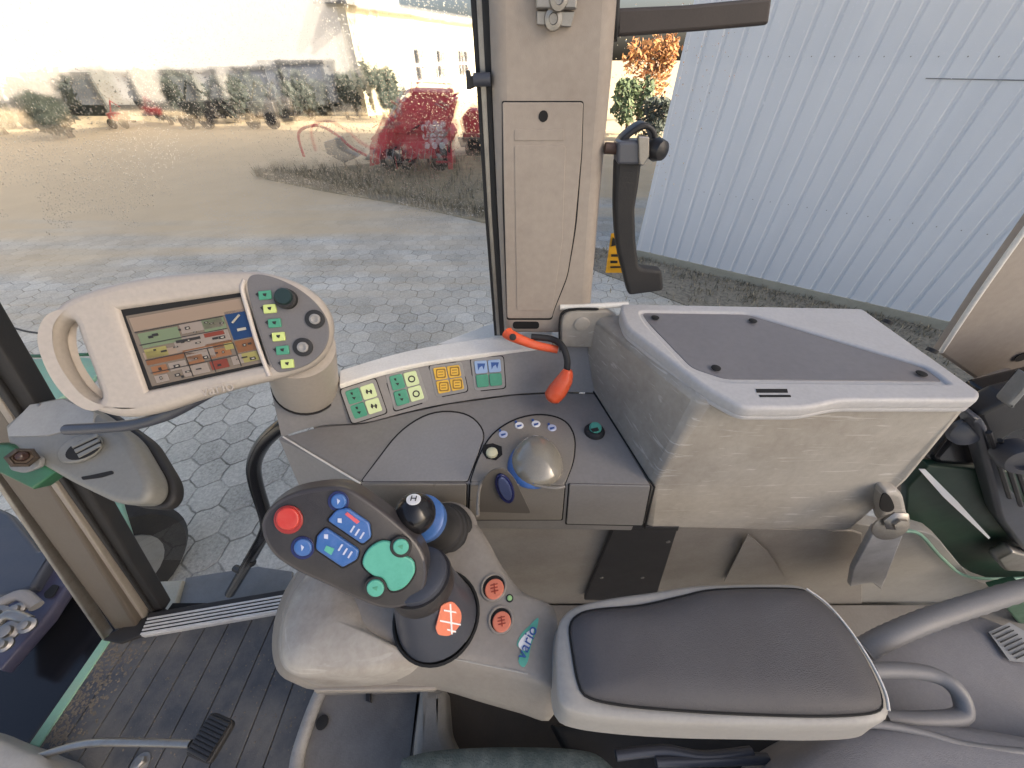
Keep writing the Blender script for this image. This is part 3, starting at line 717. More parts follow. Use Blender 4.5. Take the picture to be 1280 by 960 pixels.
lathe('socket', P(28,572,d=.60), P(28,572,d=-1), [(.016, -.02), (.017, .004), (.012, .010), (.010, .004), (.002, .004)], mat('brown metal socket', (.07,.055,.045), .7, spec=.2, dirt=.5, dscale=40), lt, 6, 1.1)
lathe('bulb', P(27,570,d=.597), P(28,572,d=-1), [(.009, 0), (.007, .006), (.002, .009)], mat('dark brown lens', (.035,.018,.014), .2), lt, 14)
slab('green_bracket', [P(x, y, d=.64) for x, y in ((-20,556),(10,556),(70,590),(40,612),(-5,590),(-20,592))], .03, M['greenpaint'], lt, .004)
slab('plate', [P(x, y, d=.62) for x, y in rc([(8,575),(22,560),(50,572),(50,584),(30,592),(12,588)], 5)], .008, M['stepgrey'], lt, .002)
# upper part of the front frame
rod = tube('adjusting_rod', [P(84,537,d=.565), P(120,535,d=.56), P(165,531,d=.555), P(200,522,d=.55), P(225,511,d=.54), P(262,490,d=.54)], .0085, M['bluegrey'], None)
tag(rod, 'dark glossy rod reaching from the vent housing to the monitor back', 'rod')

# ================================================================== OUTSIDE, LOWER LEFT: bonnet, wheel, green fender
bn = thing('front_bonnet', 'dark blue-black front bodywork of the tractor seen below the windscreen', 'tractor bonnet', P(60, 800, z=-1.75))
slab('lower_panel', [P(x, y, z=-1.62) for x, y in ((-80,960),(-80,800),(0,730),(135,640),(185,760),(130,800),(40,925),(20,960))], .04, M['gloss'], bn, .01)
slab('side_panel', [P(x, y, z=-1.50) for x, y in ((-20,830),(-20,764),(60,700),(96,640),(112,690),(60,770),(0,838))], .05, M['purple'], bn, .012)
slab('catch', [P(x, y, z=-1.49) for x, y in rc([(54,742),(66,730),(74,732),(66,746),(56,748)], 3)], .004, M['darkgap'], bn, .001)
slab('upper_cover', [P(x, y, z=-1.46) for x, y in rc([(-60,740),(-60,610),(10,640),(50,690),(96,640),(40,735),(0,745)], 6)], .05, M['bluegrey'], bn, .012)
en = thing('engine_fitting', 'pale cast engine pipe fittings at the left edge below the post', 'engine part', P(20, 780, z=-1.5))
tube('pipe', [P(-20,772,z=-1.43), P(5,752,z=-1.41), P(28,744,z=-1.41), P(46,758,z=-1.43)], .018, M['hose'], en)
tube('pipe', [P(-10,790,z=-1.42), P(10,768,z=-1.40), P(36,776,z=-1.42)], .016, M['steel'], en)
for px, py, r_ in ((12,790,.03),(36,782,.022),(24,762,.02),(8,806,.02),(-2,770,.03)):
    lathe('flange', P(px, py, z=-1.42), (.3, -.2, 1), [(r_, 0), (r_*1.05, .01), (r_*.6, .014), (r_*.6, .03), (r_*.2, .032)], M['steel'], en, 16)
# green fender with round mirror-like lamp, beyond the left post
ff = thing('front_fender', 'green front mudguard edge seen left of the monitor', 'mudguard', P(60, 470, z=-1.6))
slab('fender_sheet', [P(x, y, z=-1.55) for x, y in cr([(-60,452),(0,446),(45,448),(105,446),(130,456),(120,470),(100,484),(70,500),(40,520),(-60,560)], 4)], .03, M['palegreen'], ff, .01)
slab('inner_sheet', [P(x, y, z=-1.53) for x, y in cr([(5,458),(24,450),(44,470),(52,500),(20,510),(8,480)], 4)], .02, M['stepgrey'], ff, .006)
tube('front_stay', [P(104,452,z=-1.6), P(150,640,z=-1.6), P(170,690,z=-1.7)], .02, M['palegreen'], ff)
tube('rim_edge', [P(0,444,z=-1.5), P(45,445,z=-1.5), P(110,443,z=-1.5)], .012, M['greenpaint'], ff)
cb_ = tube('cable', [P(-20,402,z=-1.2), P(10,408,z=-1.2), P(32,414,z=-1.2), P(52,417,z=-1.2), P(90,423,z=-1.2)], .006, M['blackrub'], None)
tag(cb_, 'thin black cable crossing behind the monitor at the left edge', 'cable')
tw = thing('tractor_wheel', 'dark tractor tyre low outside beside the corner post', 'wheel', P(190, 715, z=GZ))
wc = P(128, 700, z=-2.16)
lathe('tyre', wc, (.9, -.35, 0), [(.12, -.16), (.32, -.17), (.36, -.12), (.37, 0), (.36, .12), (.32, .17), (.12, .16)], M['tyre'], tw, 40)
lathe('rim', wc, (.9, -.35, 0), [(.03, .18), (.1, .17), (.2, .175), (.21, .1)], M['stepgrey'], tw, 24)

# ================================================================== SIDE CONSOLE
ZT = -.575; YF = .37
con = thing('side_console', 'grey right-hand side console with coloured switch panels and air dome', 'console', Vector((.0, .5, -.75)))
# body below the top plane
top_px = [(352,546),(400,532),(456,528),(508,515),(560,504),(640,493),(700,490),(746,491),(815,607),(450,603)]
tp = [P(x, y, z=ZT) for x, y in top_px]
body = slab('body', tp, .175, M['console'], con, .006, res=3)
# rising switch panel and ledge as one curved strip
rows_px = [  # lower edge of panel, top of panel, ledge inner, ledge outer, back down
  ([(336,490),(352,546),(400,532),(456,528),(508,515),(560,504),(640,493),(700,490),(746,491)]),
  ([(334,487),(338,484),(385,483),(430,479),(476,464),(530,452),(600,442),(690,432),(742,428)]),
]
zc = [ -.50, ZT, ZT, ZT, ZT, ZT, ZT, ZT, ZT]
low = [P(x, y, z=zz) for (x, y), zz in zip(rows_px[0], zc)]
zt_ = [-.50, -.495, -.492, -.49, -.488, -.486, -.484, -.482, -.48]
hi = [P(x, y, z=zz) for (x, y), zz in zip(rows_px[1], zt_)]
def dens(ps): return [Vector(p) for p in cr(ps, 6, False)]
low, hi = dens(low[1:]), dens(hi[1:])
mid = [a.lerp(b_, .12)+Vector((0, -.0, -.0)) for a, b_ in zip(low, hi)]
down = [p+Vector((0, .0, -.27)) for p in hi]
bk = [p+Vector((0, .05, -.02)) for p in hi]; bkd = [p+Vector((0, .05, -.27)) for p in hi]
pan = link('switch_panel', loft_me([low, hi, bk, bkd], closed=False), M['console'], con, 40)
# pale ledge between panel and window
lo_px = [(424,481),(476,465),(530,453),(600,443),(640,438),(690,433)]
up_px = [(424,463),(476,447),(530,434),(600,423),(640,418),(690,412)]
la_ = [P(x, y, z=-.482) for x, y in cr(lo_px, 4, False)]; lb_ = [P(x, y, z=-.482) for x, y in cr(up_px, 4, False)]
slab('ledge', la_+lb_[::-1], .012, M['ledge'], con, .003)
wl = slab('window_ledge', [P(x, y, z=-.50) for x, y in ((545,430),(612,404),(700,398),(700,430),(600,432))], .03, M['ledge'], con, .004)
# raised column top under the monitor neck and left crease skirt
cb2 = bvh_of(body, pan)
slab('side_skirt', [P(352,546,z=ZT), P(450,604,z=ZT), P(452,645,z=-.66), P(372,610,z=-.66)], .02, M['console'], con, .003, lift=.002)
link('crease_edge', tube_me([P(354,546,z=ZT+.001), P(400,574,z=ZT+.001), P(450,604,z=ZT+.001)], .0018, 8), M['ledge'], con, 50)  # pale bead set in as the highlight along the crease
# switch key panels
def keypanel(quad, mats, label, glyph):
    q = stick(cb2, rc(quad, 5), .0015); kp = slab('key_panel', q, .004, M['keygrey'], con, .001); kp['label'] = label
    q2 = [Vector(p) for p in quad]
    # dark seam round it
    c_ = sum(q2, Vector((0, 0)))/4
    sm2 = slab('seam', stick(cb2, rc([tuple(c_+(p-c_)*1.05) for p in q2], 5), .0003), .003, M['darkgap'], kp)
    def uv(u, v): return tuple(q2[0].lerp(q2[1], u).lerp(q2[3].lerp(q2[2], u), v))
    for r_ in range(2):
        for c2 in range(2):
            m_ = mats[r_*2+c2]; u0, v0 = .10+c2*.42, .10+r_*.42; 
            pts = rc([uv(u0, v0), uv(u0+.385, v0), uv(u0+.385, v0+.385), uv(u0, v0+.385)], 2.5)
            k_ = slab('key', stick(cb2, pts, .0045), .004, m_, kp, .001)
            gl = []
            cx, cy = uv(u0+.2, v0+.2)
            g_ = glyph[r_*2+c2]
            if g_ == 'o':
                ring = ell(cx, cy, 4.6, 4.4, 18); gl.append(slab_me(stick(cb2, ring, .0052), .0006, 0, [stick(cb2, ell(cx, cy, 3.0, 2.8, 18), .0052)]))
            if g_ == 'd': 
                for dx in (-2.5, 2.5): gl.append(slab_me(stick(cb2, [(cx+dx-1.4,cy-3.2),(cx+dx+1.2,cy-2.2),(cx+dx+1.4,cy+3.),(cx+dx-1.,cy+1.8)], .0052), .0006))
                gl.append(slab_me(stick(cb2, [(cx-4,cy-.6),(cx+4,cy-1.4),(cx+4,cy),(cx-4,cy+.8)], .0056), .0006))
            if g_ == 's': gl += [slab_me(stick(cb2, [(cx-5,cy-4.2+j),(cx+3.5,cy-4.6+j),(cx+3.5,cy-3.5+j),(cx-5,cy-3.1+j)], .0052), .0006) for j in (0, 3.4, 6.8)]
            if g_ == 'v': gl += [slab_me(stick(cb2, [(cx-5,cy-5),(cx-2,cy-5.4),(cx-1.5,cy-2),(cx-4,cy-2.6)], .0052), .0006), slab_me(stick(cb2, [(cx-3,cy+1),(cx+2,cy+.4),(cx+.5,cy+4)], .0052), .0006)]
            if g_ == 'q': gl += [slab_me(stick(cb2, rc([(cx-6,cy-6),(cx+6,cy-6.5),(cx+6.6,cy+5),(cx-5.5,cy+5.6)], 2), .0052), .0006, 0, [stick(cb2, rc([(cx-4.6,cy-4.6),(cx+4.6,cy-5.1),(cx+5.2,cy+3.6),(cx-4.1,cy+4.2)], 2), .0052)])] + [slab_me(stick(cb2, [(cx-3,cy-1+j),(cx+3,cy-1.4+j),(cx+3,cy-.4+j),(cx-3,cy+j)], .0052), .0006) for j in (-1.5, 2)]
            if g_ == 'w': gl += [slab_me(stick(cb2, [(cx-4,cy+4),(cx-5,cy-5),(cx+5,cy-5),(cx+3,cy+3),(cx+1,cy-2),(cx-2,cy)], .0052), .0006)]
            if gl: link('symbol', join_me(gl), M['dblue'] if g_ == 'w' else (mat('brown print', (.25,.14,.02), .5) if g_ == 'q' else M['ink']), k_)
Gm, Lm, Ym, Bm, Pl = M['green'], M['lime'], M['yellow'], M['keyblue'], M['palelime']
keypanel([(425,487),(469,473),(484,516),(440,530)], [Gm, Pl, Gm, Pl], 'green and pale lime switch panel, nearest the monitor', 'vdvd')
keypanel([(481,467),(522,458),(536,501),(493,514)], [Gm, Pl, Gm, Pl], 'green and pale lime switch panel with black rings', 'vovo')
keypanel([(536,457),(577,452),(585,489),(545,497)], [Ym, Ym, Ym, Ym], 'yellow four-key switch panel', 'qqqq')
keypanel([(588,448),(629,445),(632,485),(593,489)], [Bm, Bm, Gm, Gm], 'blue over green switch panel', 'ww  ')
# lids on the console top
def gap_lid(nm, px, m, th=.004, lift=.004, label=None, parent=con):
    q = stick(cb2, px, lift); o = slab(nm, q, th, m, parent, .0012)
    c_ = Vector((sum(p[0] for p in px)/len(px), sum(p[1] for p in px)/len(px)))
    ring = [tuple(c_+(Vector(p)-c_)*(1+1.7/max(8, (Vector(p)-c_).length))) for p in px]
    slab('seam', stick(cb2, ring, .0006), .002, M['darkgap'], o)
    if label: o['label'] = label
    return o
gap_lid('lid', rc([(452,601,3),(500,538,24),(540,514,40),(585,516,24),(607,540,22),(598,565,15),(584,601,3)], 12), M['console2'], .003, .0032)
gap_lid('lid_front', rc([(452,606),(583,606),(582,652),(452,650)], 2), M['olive'], .003, .003)
# air console section
ac = gap_lid('air_console', rc([(588,602,3),(597,575,12),(612,545,20),(640,525,30),(674,517,30),(706,524,24),(719,545,16),(717,575,10),(706,604,3)], 14), M['olive'], .006, .006)
af = gap_lid('air_console_front', rc([(588,606),(706,606),(702,650),(586,650)], 2), M['olive'], .006, .006)
gap_lid('right_front', rc([(712,606),(813,608),(803,657),(708,655)], 2), M['console'], .003, .003)
dcn, dnn = on(cb2, 672, 580)
ab_ = bvh_of(body, pan, ac, af)
dc, dn_ = on(ab_, 671, 576)
def dome(name, c, rx, ry, h, m, parent, tilt=0, seg=32):
    rings = []
    for i in range(12):
        a = i/11*math.pi/2; rr_ = math.cos(a); hh = math.sin(a)
        rings.append([c+Vector((rx*rr_*math.cos(2*math.pi*k/seg)*(1-.12*math.sin(2*math.pi*k/seg)), ry*rr_*math.sin(2*math.pi*k/seg)-hh*tilt, h*hh)) for k in range(seg) ] if rr_ > .01 else [c+Vector((.0006*math.cos(2*math.pi*k/seg), .0006*math.sin(2*math.pi*k/seg)-tilt, h)) for k in range(seg)])
    return link(name, loft_me(rings), m, parent, 60)
dome('dome', dc, .049, .058, .036, mat('glossy beige dome', (.25,.23,.185), .08, coat=1.0, dirt=.4, dcol=(.14,.13,.11), dscale=22), con, .004)
dome('blue_crescent', dc+Vector((-.0085, -.006, -.001)), .047, .054, .020, M['blue'], con, .0)
for k in range(5):
    x0, y0 = 642+k*5, 583+k*3.4
    h_, n_ = on(ab_, x0, y0)
    link('mark', tube_me([P(x0, y0-8, z=h_.z+.013), P(x0+5, y0+8, z=h_.z+.010)], .0014, 6), M['dblue'], con)
# lever recess and rocker on the front of the air console
slab('recess', stick(ab_, rc([(598,640,4),(600,606,14),(612,588,12),(628,584,12),(642,596,10),(664,642,4)], 8), .0008), .002, mat('recess shade plastic', (.13,.118,.10), .35, grain=.1), con, .0005)  # flat plate, darkened to stand in for the shade of a hollow
link('recess_rim', tube_me([p for p in stick(ab_, cr([(597,645),(599,612),(610,590),(628,583),(642,592),(656,603),(690,610),(706,608)], 4, False), .001)], .0028, 8), M['olive'], con, 50)
slab('rocker_frame', stick(ab_, ell(631, 612, 10.5, 19, 24, R(-24)), .006), .005, M['navy'], con, .002)
slab('rocker', stick(ab_, ell(631, 612, 7, 15, 24, R(-24)), .010), .005, mat('slate blue rocker', (.06,.08,.17), .3), con, .002)
for i, (px, py, dark) in enumerate(((629,543,1),(649,532,0),(670,530,0),(690,535,1))):
    c_, n_ = on(ab_, px, py)
    bt = lathe('button', c_, n_, [(.0092, -.002), (.0092, .001), (.008, .002), (.001, .002)], M['lilac'] if dark else M['white'], con, 18)
    link('symbol', join_me([slab_me(stick(ab_, ell(px-4, py-5, 1.6, 1.6, 8), .0028), .0006), slab_me(stick(ab_, [(px-3,py-.5),(px+3,py-1.6),(px+3,py+.2),(px-2,py+2)], .0028), .0006)]), M['dblue'], bt)
slab('knob_recess', stick(ab_, [(604,556),(616,554),(627,558),(628,568),(620,575),(608,573),(603,565)], .001), .001, M['darkgap'], con)
c_, n_ = on(ab_, 615, 567); kn = lathe('knob', c_, n_, [(.012, 0), (.011, .006), (.006, .009), (.001, .009)], M['cream'], con, 12)
# green-capped push button
c_, n_ = on(cb2, 743, 540)
bb_ = lathe('push_button', c_, n_, [(.021, 0), (.021, .004), (.017, .010), (.014, .011), (.001, .011)], M['blackrub'], con, 28)
lathe('cap', c_+n_*.011, n_, [(.0125, 0), (.0125, .005), (.0105, .008), (.006, .0085), (.001, .0085)], M['teal'], bb_, 24)
link('symbol', slab_me(stick(cb2, [(738,536),(747,534),(749,538),(741,540)], .021), .0006), M['ink'], bb_)

# ---- recess trim under the console and wheel arch sheet
wa = thing('wheel_arch_trim', 'beige plastic wheel arch trim below the console and storage box', 'trim panel', P(840, 720, y=.40))
slab('upper_sheet', [P(x, y, y=.385) for x, y in ((560,650),(806,658),(1066,664),(1078,668),(1078,800),(560,800))], .03, M['armc'], wa, .003)
archm = mat('arch sheet plastic', (.33,.315,.285), .45, grain=.12, dirt=.45, dcol=(.22,.2,.17), dscale=6)
slab('rear_sheet', [P(x, y, y=.39) for x, y in cr([(1040,664),(1120,664),(1165,668),(1195,700),(1225,728),(1300,745),(1420,760),(1420,880),(1000,880),(1000,800)], 3)], .03, archm, wa, .003)
slab('lower_panel', [P(x, y, z=-1.28) for x, y in ((560,756),(1420,756),(1420,1100),(560,1100))], .02, M['armc'], wa, .003)
bpz = thing('mounting_plate', 'black metal mounting plate with four screws below the console', 'plate', P(790, 745, y=.375))
bq = [P(x, y, y=.368) for x, y in rc([(767,661),(847,661),(818,752),(730,750)], 2)]
plt = slab('plate', bq, .01, M['black'], bpz, .0015); pv = bvh_of(plt)
slab('top_flange', [P(767,659,y=.367), P(849,659,y=.367), P(848,664,y=.366), P(766,664,y=.366)], .03, M['black'], bpz, .002)
for px, py in ((755,680),(835,677),(752,722),(803,722)):
    h_, n_ = on(pv, px, py)
    if h_ is not None: lathe('screw', h_, n_, [(.005, 0), (.005, .0015), (.0025, .002)], M['steel'], bpz, 10)
slab('thin_bracket', [P(x, y, y=.372) for x, y in ((905,728),(935,668),(960,690),(985,728))], .002, M['armc'], bpz, 0)  # thin bracket in the same plastic as the sheet behind it

# ================================================================== STORAGE BOX
sb = thing('storage_box', 'scuffed beige storage box with flat lid behind the side console', 'storage box', Vector((.48, .5, -.75)))
ZL = -.373
FLt, FRt, BRt, BLt = P(880,496,z=-.385), P(1222,502,z=-.385), P(1080,392,z=-.385), P(738,390,z=-.40)
FLm, BLm = P(817,609,z=ZT), P(741,488,z=ZT)
FLb, FRb = P(806,662,y=.37), P(1064,666,y=.37); FRm = P(1140,600,y=.372)
bm = bmesh.new()
V = {k: bm.verts.new(p) for k, p in dict(a=FLt, b=FRt, c=BRt, d=BLt, e=FLm, f=BLm, g=FLb, h=FRb, m=FRm).items()}
bk1 = bm.verts.new(Vector((FRt.x-.0, BRt.y, -.75))); bk2 = bm.verts.new(Vector((BLm.x, BLm.y+.03, -.75)))
for f_ in ('a b m h g e', 'a e f d', 'a d c b'):
    bm.faces.new([V[k] for k in f_.split()])
bm.faces.new([V['b'], V['c'], bk1, V['m']]); bm.faces.new([V['m'], bk1, V['h']]); bm.faces.new([V['c'], V['d'], bk2, bk1]); bm.faces.new([V['d'], V['f'], bk2]); bm.faces.new([V['f'], V['e'], V['g'], bk2]); bm.faces.new([V['g'], V['h'], bk1, bk2])
sbm = link('body', mesh_bm(bm), M['box'], sb, bevel=.016)
lid_px = rc([(777,379,4),(1078,385,6),(1228,491,5),(1224,500,4),(1052,500,16),(1008,510,14),(930,510,14),(880,483,14),(783,408,8),(776,390,5)], 6)
lidq = [P(x, y, z=ZL) for x, y in lid_px]
ins_px = rc([(799,389,6),(935,391,10),(1110,443,20),(1160,458,14),(1187,479,4),(905,476,10),(862,462,10),(808,405,10)], 6)
insq = [P(x, y, z=ZL) for x, y in ins_px]
lid = slab('lid', lidq, .022, M['boxlid'], sb, .006, holes=[insq], res=3)
slab('lid_base', [p+Vector((0, 0, -.005)) for p in [P(x, y, z=ZL) for x, y in rc([(790,384),(1075,388),(1205,486),(1190,494),(900,490),(870,472),(795,405)], 6)]], .010, M['boxlid'], lid, .001)
slab('tray_mat', [P(x, y, z=ZL-.004) for x, y in rc([(802,391,6),(934,393,10),(1109,446,20),(1157,460,14),(1178,477,4),(907,474,10),(865,460,10),(811,404,10)], 6)], .003, M['inset'], lid, .001)
slab('lid_skirt', [p+Vector((0, 0, -.018)) for p in lidq], .008, M['boxlid'], lid, .002)
lv = bvh_of(lid)
for (x0, x1, y0, h_) in ((945,984,486,4.5),(949,988,493.5,2.5)):
    slab('latch_slot', [P(x, y, z=ZL+.0008) for x, y in ((x0,y0),(x1,y0),(x1+1,y0+h_),(x0+1,y0+h_))], .001, M['darkgap'], lid)
for px, py in ((819,397),(941,401),(895,460),(1152,467)):
    lathe('screw', P(px, py, z=ZL-.001), (0, 0, 1), [(.0075, 0), (.0075, .001), (.004, .002)], M['darkgap'], lid, 12)
for px, py in ((1108,404),(1163,440)):
    lathe('side_screw', P(px, py, z=ZL-.004), (.4, .2, 1), [(.008, 0), (.008, .006), (.004, .007)], M['blackrub'], lid, 12)
# corner plate between pillar and box
cpq = [P(x, y, y=.655) for x, y in rc([(701,402,8),(712,390,10),(750,388,14),(786,408,10),(800,440),(737,440),(735,418,3),(701,418,4)], 4)]
cpl = slab('corner_plate', [P(x, y, y=.648) for x, y in rc([(701,434,4),(701,398,10),(712,389,8),(760,389,6),(775,400,6),(775,436,4)], 4)], .02, M['box'], sb, .004)
lathe('cap', P(727,405,y=.648), (0, -1, 0), [(.017, 0), (.015, .003), (.008, .004), (.001, .004)], M['box'], cpl, 20)
sb2 = slab('seam', [P(x, y, y=.646) for x, y in cr([(699,436),(699,398),(711,387),(745,386),(745,388),(712,389),(701,400),(701,436)], 3)], .004, M['darkgap'], sb)
link('side_seam', tube_me([P(739,440,z=-.53), P(742,490,z=ZT+.001), P(818,609,z=ZT+.001), P(806,660,y=.368)], .0022, 6), M['darkgap'], sb)
tube('rear_ledge', [P(700,384,y=.66), P(738,383,y=.66), P(785,380,y=.66)], .006, M['ledge'], sb, 8)
# lower right bracket on the box
slab('lower_bracket', [P(x, y, y=.355) for x, y in rc([(1100,640,8),(1105,615,8),(1130,617,8),(1137,650,8),(1128,662,6),(1104,660,6)], 6)], .03, M['box'], sb, .008)
slab('bracket_hole', [P(x, y, y=.353) for x, y in cr([(1100,630),(1104,618),(1112,620),(1118,634),(1112,640),(1102,638)], 4)], .002, M['darkgap'], sb)

# ================================================================== PILLAR
pil = thing('cab_pillar', 'beige plastic cab pillar with long cover plate between the two windows', 'cab pillar', P(690, 410, y=.67))
pq = [P(x, y, y=.66) for x, y in ((600,-160),(610,0),(615,130),(621,260),(630,420),(737,420),(744,340),(757,200),(768,90),(775,0),(786,-160))]
pbdy = slab('pillar_trim', pq, .09, M['pillar'], pil, .022, res=4); pvb = bvh_of(pbdy)
cov = rc([(628,128,3),(729,128,4),(727,190,10),(718,290,20),(709,345,10),(692,388,10),(690,398,4),(634,398,3),(630,250,10)], 5)
cq = slab('cover_plate', stick(pvb, cov, .0022), .004, M['pillar'], pil, .0012)
c_ = Vector((680, 260)); slab('seam', stick(pvb, [tuple(c_+(Vector(p)-c_)*(1+2.0/max(20, (Vector(p)-c_).length))) for p in cov], .0004), .002, M['darkgap'], cq)
h_, n_ = on(pvb, 679, 145); lathe('screw_hole', h_+n_*.002, n_, [(.007, 0), (.007, .0012), (.001, .0012)], M['darkgap'], cq, 14)
slab('recessed_field', stick(pvb, rc([(643,182),(707,182),(703,300),(690,388),(646,388)], 4), .0032), .0012, M['pillar'], cq, .0006)
slab('emboss', stick(pvb, rc([(643,162),(705,162),(705,176),(643,176)], 2), .0032), .0012, M['pillar'], cq, .0006)
slab('slot', stick(pvb, rc([(641,402),(674,402),(674,411),(641,411)], 4.5), .0005), .002, M['darkgap'], pil)
slab('bottom_strip', stick(pvb, rc([(632,392),(700,392),(700,416),(633,416)], 3), .0008), .002, M['pillar'], pil, .0008, holes=()) if 0 else None
brk = thing('pillar_bracket', 'steel coat bracket with two screws high on the pillar', 'bracket', P(697, 30, y=.655))
slab('plate', stick(pvb, rc([(670,-30),(723,-30),(721,12),(670,11)], 2), .014), .012, M['steel'], brk, .002)
slab('lower_plate', stick(pvb, rc([(671,13),(719,14),(714,34),(671,31)], 2), .006), .006, M['steel'], brk, .001)
for px, py, l_ in ((697,0,.014),(691,24,.006)):
    h_, n_ = on(pvb, px, py); lathe('screw', h_+n_*l_, n_, [(.012, 0), (.011, .004), (.006, .005), (.005, .002), (.001, .002)], M['steel'], brk, 14)
# window frame left of the pillar
wf = thing('window_frame', 'slim black and grey side window frame along the left side of the pillar', 'window frame', P(622, 410, y=.69))
def vs(nm, l, r, y_, th, m, bev=.002): slab(nm, [P(a[0], a[1], y=y_) for a in l]+[P(a[0], a[1], y=y_) for a in reversed(r)], th, m, wf, bev)
vs('rubber_seal', [(580,-160),(588,0),(597,130),(606,270),(618,420)], [(590,-160),(596,0),(603,130),(611,270),(622,420)], .70, .03, M['blackrub'])
vs('metal_strip', [(588,-160),(595,0),(602,130),(610,270),(621,420)], [(596,-160),(604,0),(610,130),(616,270),(626,420)], .695, .02, M['steel'])
vs('inner_seal', [(594,-160),(602,0),(609,130),(615,270),(625,420)], [(606,-160),(613,0),(616,130),(622,270),(632,420)], .69, .02, M['blackrub'])
hg = thing('hinge_clamp', 'small dark hinge clamp on the slim window frame', 'hinge', P(598, 108, y=.66))
slab('clamp', [P(x, y, y=.672) for x, y in ((582,88),(586,88),(588,96),(594,92),(596,108),(588,112),(583,112))], .02, M['black'], hg, .002)
tube('pin', [P(592,100,y=.672), P(613,99,y=.672)], .008, M['bluegrey'], hg, 12)

# C pillar at the right
cp_ = thing('rear_pillar', 'scratched beige rear cab pillar leaning across the right edge', 'cab pillar', P(1240, 500, y=.60))
q_ = [P(x, y, y=.60) for x, y in ((1174,442),(1225,366),(1300,262),(1500,20),(1700,200),(1400,420),(1300,500),(1240,520),(1222,500),(1228,480))]
slab('pillar_trim', q_, .02, M['pillar'], cp_, .006)
tube('edge_moulding', [P(1176,440,y=.60), P(1224,368,y=.60), P(1300,262,y=.60), P(1400,140,y=.60)], .004, M['ledge'], cp_, 8)
lathe('hole', P(1277,446,y=.598), (0, -1, 0), [(.012, 0), (.012, .0015), (.001, .0015)], M['darkgap'], cp_, 14)
slab('lower_trim', [P(x, y, y=.50) for x, y in ((1216,502),(1290,478),(1290,500),(1238,520),(1165,590),(1150,625),(1136,640),(1128,615),(1170,560),(1205,530))], .05, M['pillar'], cp_, .012)

# ---- top bar
tb = thing('blind_bar', 'dark brown-black bar across the top of the rear side window', 'bar', P(865, 20, y=.70))
slab('bar', [P(x, y, y=.70) for x, y in rc([(770,10,2),(860,6,2),(966,-4,3),(961,31,5),(880,38,3),(771,46,3)], 3)], .03, mat('brown black plastic', (.045,.036,.032), .5, dirt=.3, dcol=(.09,.075,.065), dscale=12, grain=.1), tb, .004)
slab('end_seal', [P(x, y, y=.695) for x, y in ((766,-40),(777,-40),(775,20),(772,52),(768,48))], .03, M['blackrub'], tb, .003)

# ---- window latch
wl_ = thing('window_latch', 'long curved black latch lever hanging in the rear side window', 'latch', P(805, 365, y=.68))
LY = .655
def lp(pts, y_=LY): return [P(x, y, y=y_) for x, y in pts]
lever = slab('lever', lp(rc([(770,200),(803,200),(799,232),(794,262),(795,300),(799,336,6),(828,339,4),(830,364,5),(786,370,5),(780,345,12),(771,310,20),(768,262,20)], 5)), .026, M['blackrub'], wl_, .006, res=3)
slab('lever_head', lp(rc([(773,178),(806,176),(806,192),(801,206),(772,206)], 4), LY-.008), .034, mat('slate plastic', (.09,.095,.11), .35, grain=.1), wl_, .004)
slab('bracket', lp(cr([(773,184),(778,172),(798,156),(810,154),(821,163),(822,182),(816,182),(815,168),(806,162),(788,172),(784,182)], 3), LY+.01), .03, M['black'], wl_, .003)
slab('link_plate', lp(rc([(798,170),(812,171),(812,196),(804,208),(799,206)], 2), LY-.012), .01, M['steel'], wl_, .002)
lathe('knob', P(821,187,y=LY), (.6, -1, .0), [(.008, -.02), (.013, -.012), (.016, 0), (.013, .012), (.006, .016)], M['black'], wl_, 18)
tube('pivot_rod', [P(756,185,y=LY+.01), P(776,186,y=LY+.01)], .008, mat('rusty rod', (.07,.04,.03), .6), wl_, 10, sm=0) if 0 else link('pivot_rod', tube_me([P(756,185,y=LY+.01), P(776,186,y=LY+.01)], .008, 10), mat('rusty rod', (.07,.04,.03), .6), wl_, 50)

# ---- orange lever and knob on the pillar foot
ol = thing('orange_lever', 'orange release lever with orange grip on a bent black stem at the pillar foot', 'lever', P(665, 430, y=.60))
tube('lever', [P(634,416,y=.632), P(640,420,y=.625), P(668,431,y=.615), P(697,437,y=.61)], [.013, .0115, .009, .008], M['orange'], ol, 14)
lathe('pivot', P(641,421,y=.610), (0, -1, .3), [(.007, 0), (.007, .004), (.003, .005)], M['black'], ol, 12)
tube('stem', [P(664,421,y=.63), P(690,424,y=.625), P(703,433,y=.60), P(709,450,y=.58), P(708,466,y=.57)], .0068, M['blackrub'], ol, 12)
tube('grip', [P(710,462,y=.57), P(706,474,y=.562), P(697,488,y=.552), P(690,497,y=.546), P(687,501,y=.543)], [.009, .017, .0205, .0185, .008], M['orange'], ol, 18)

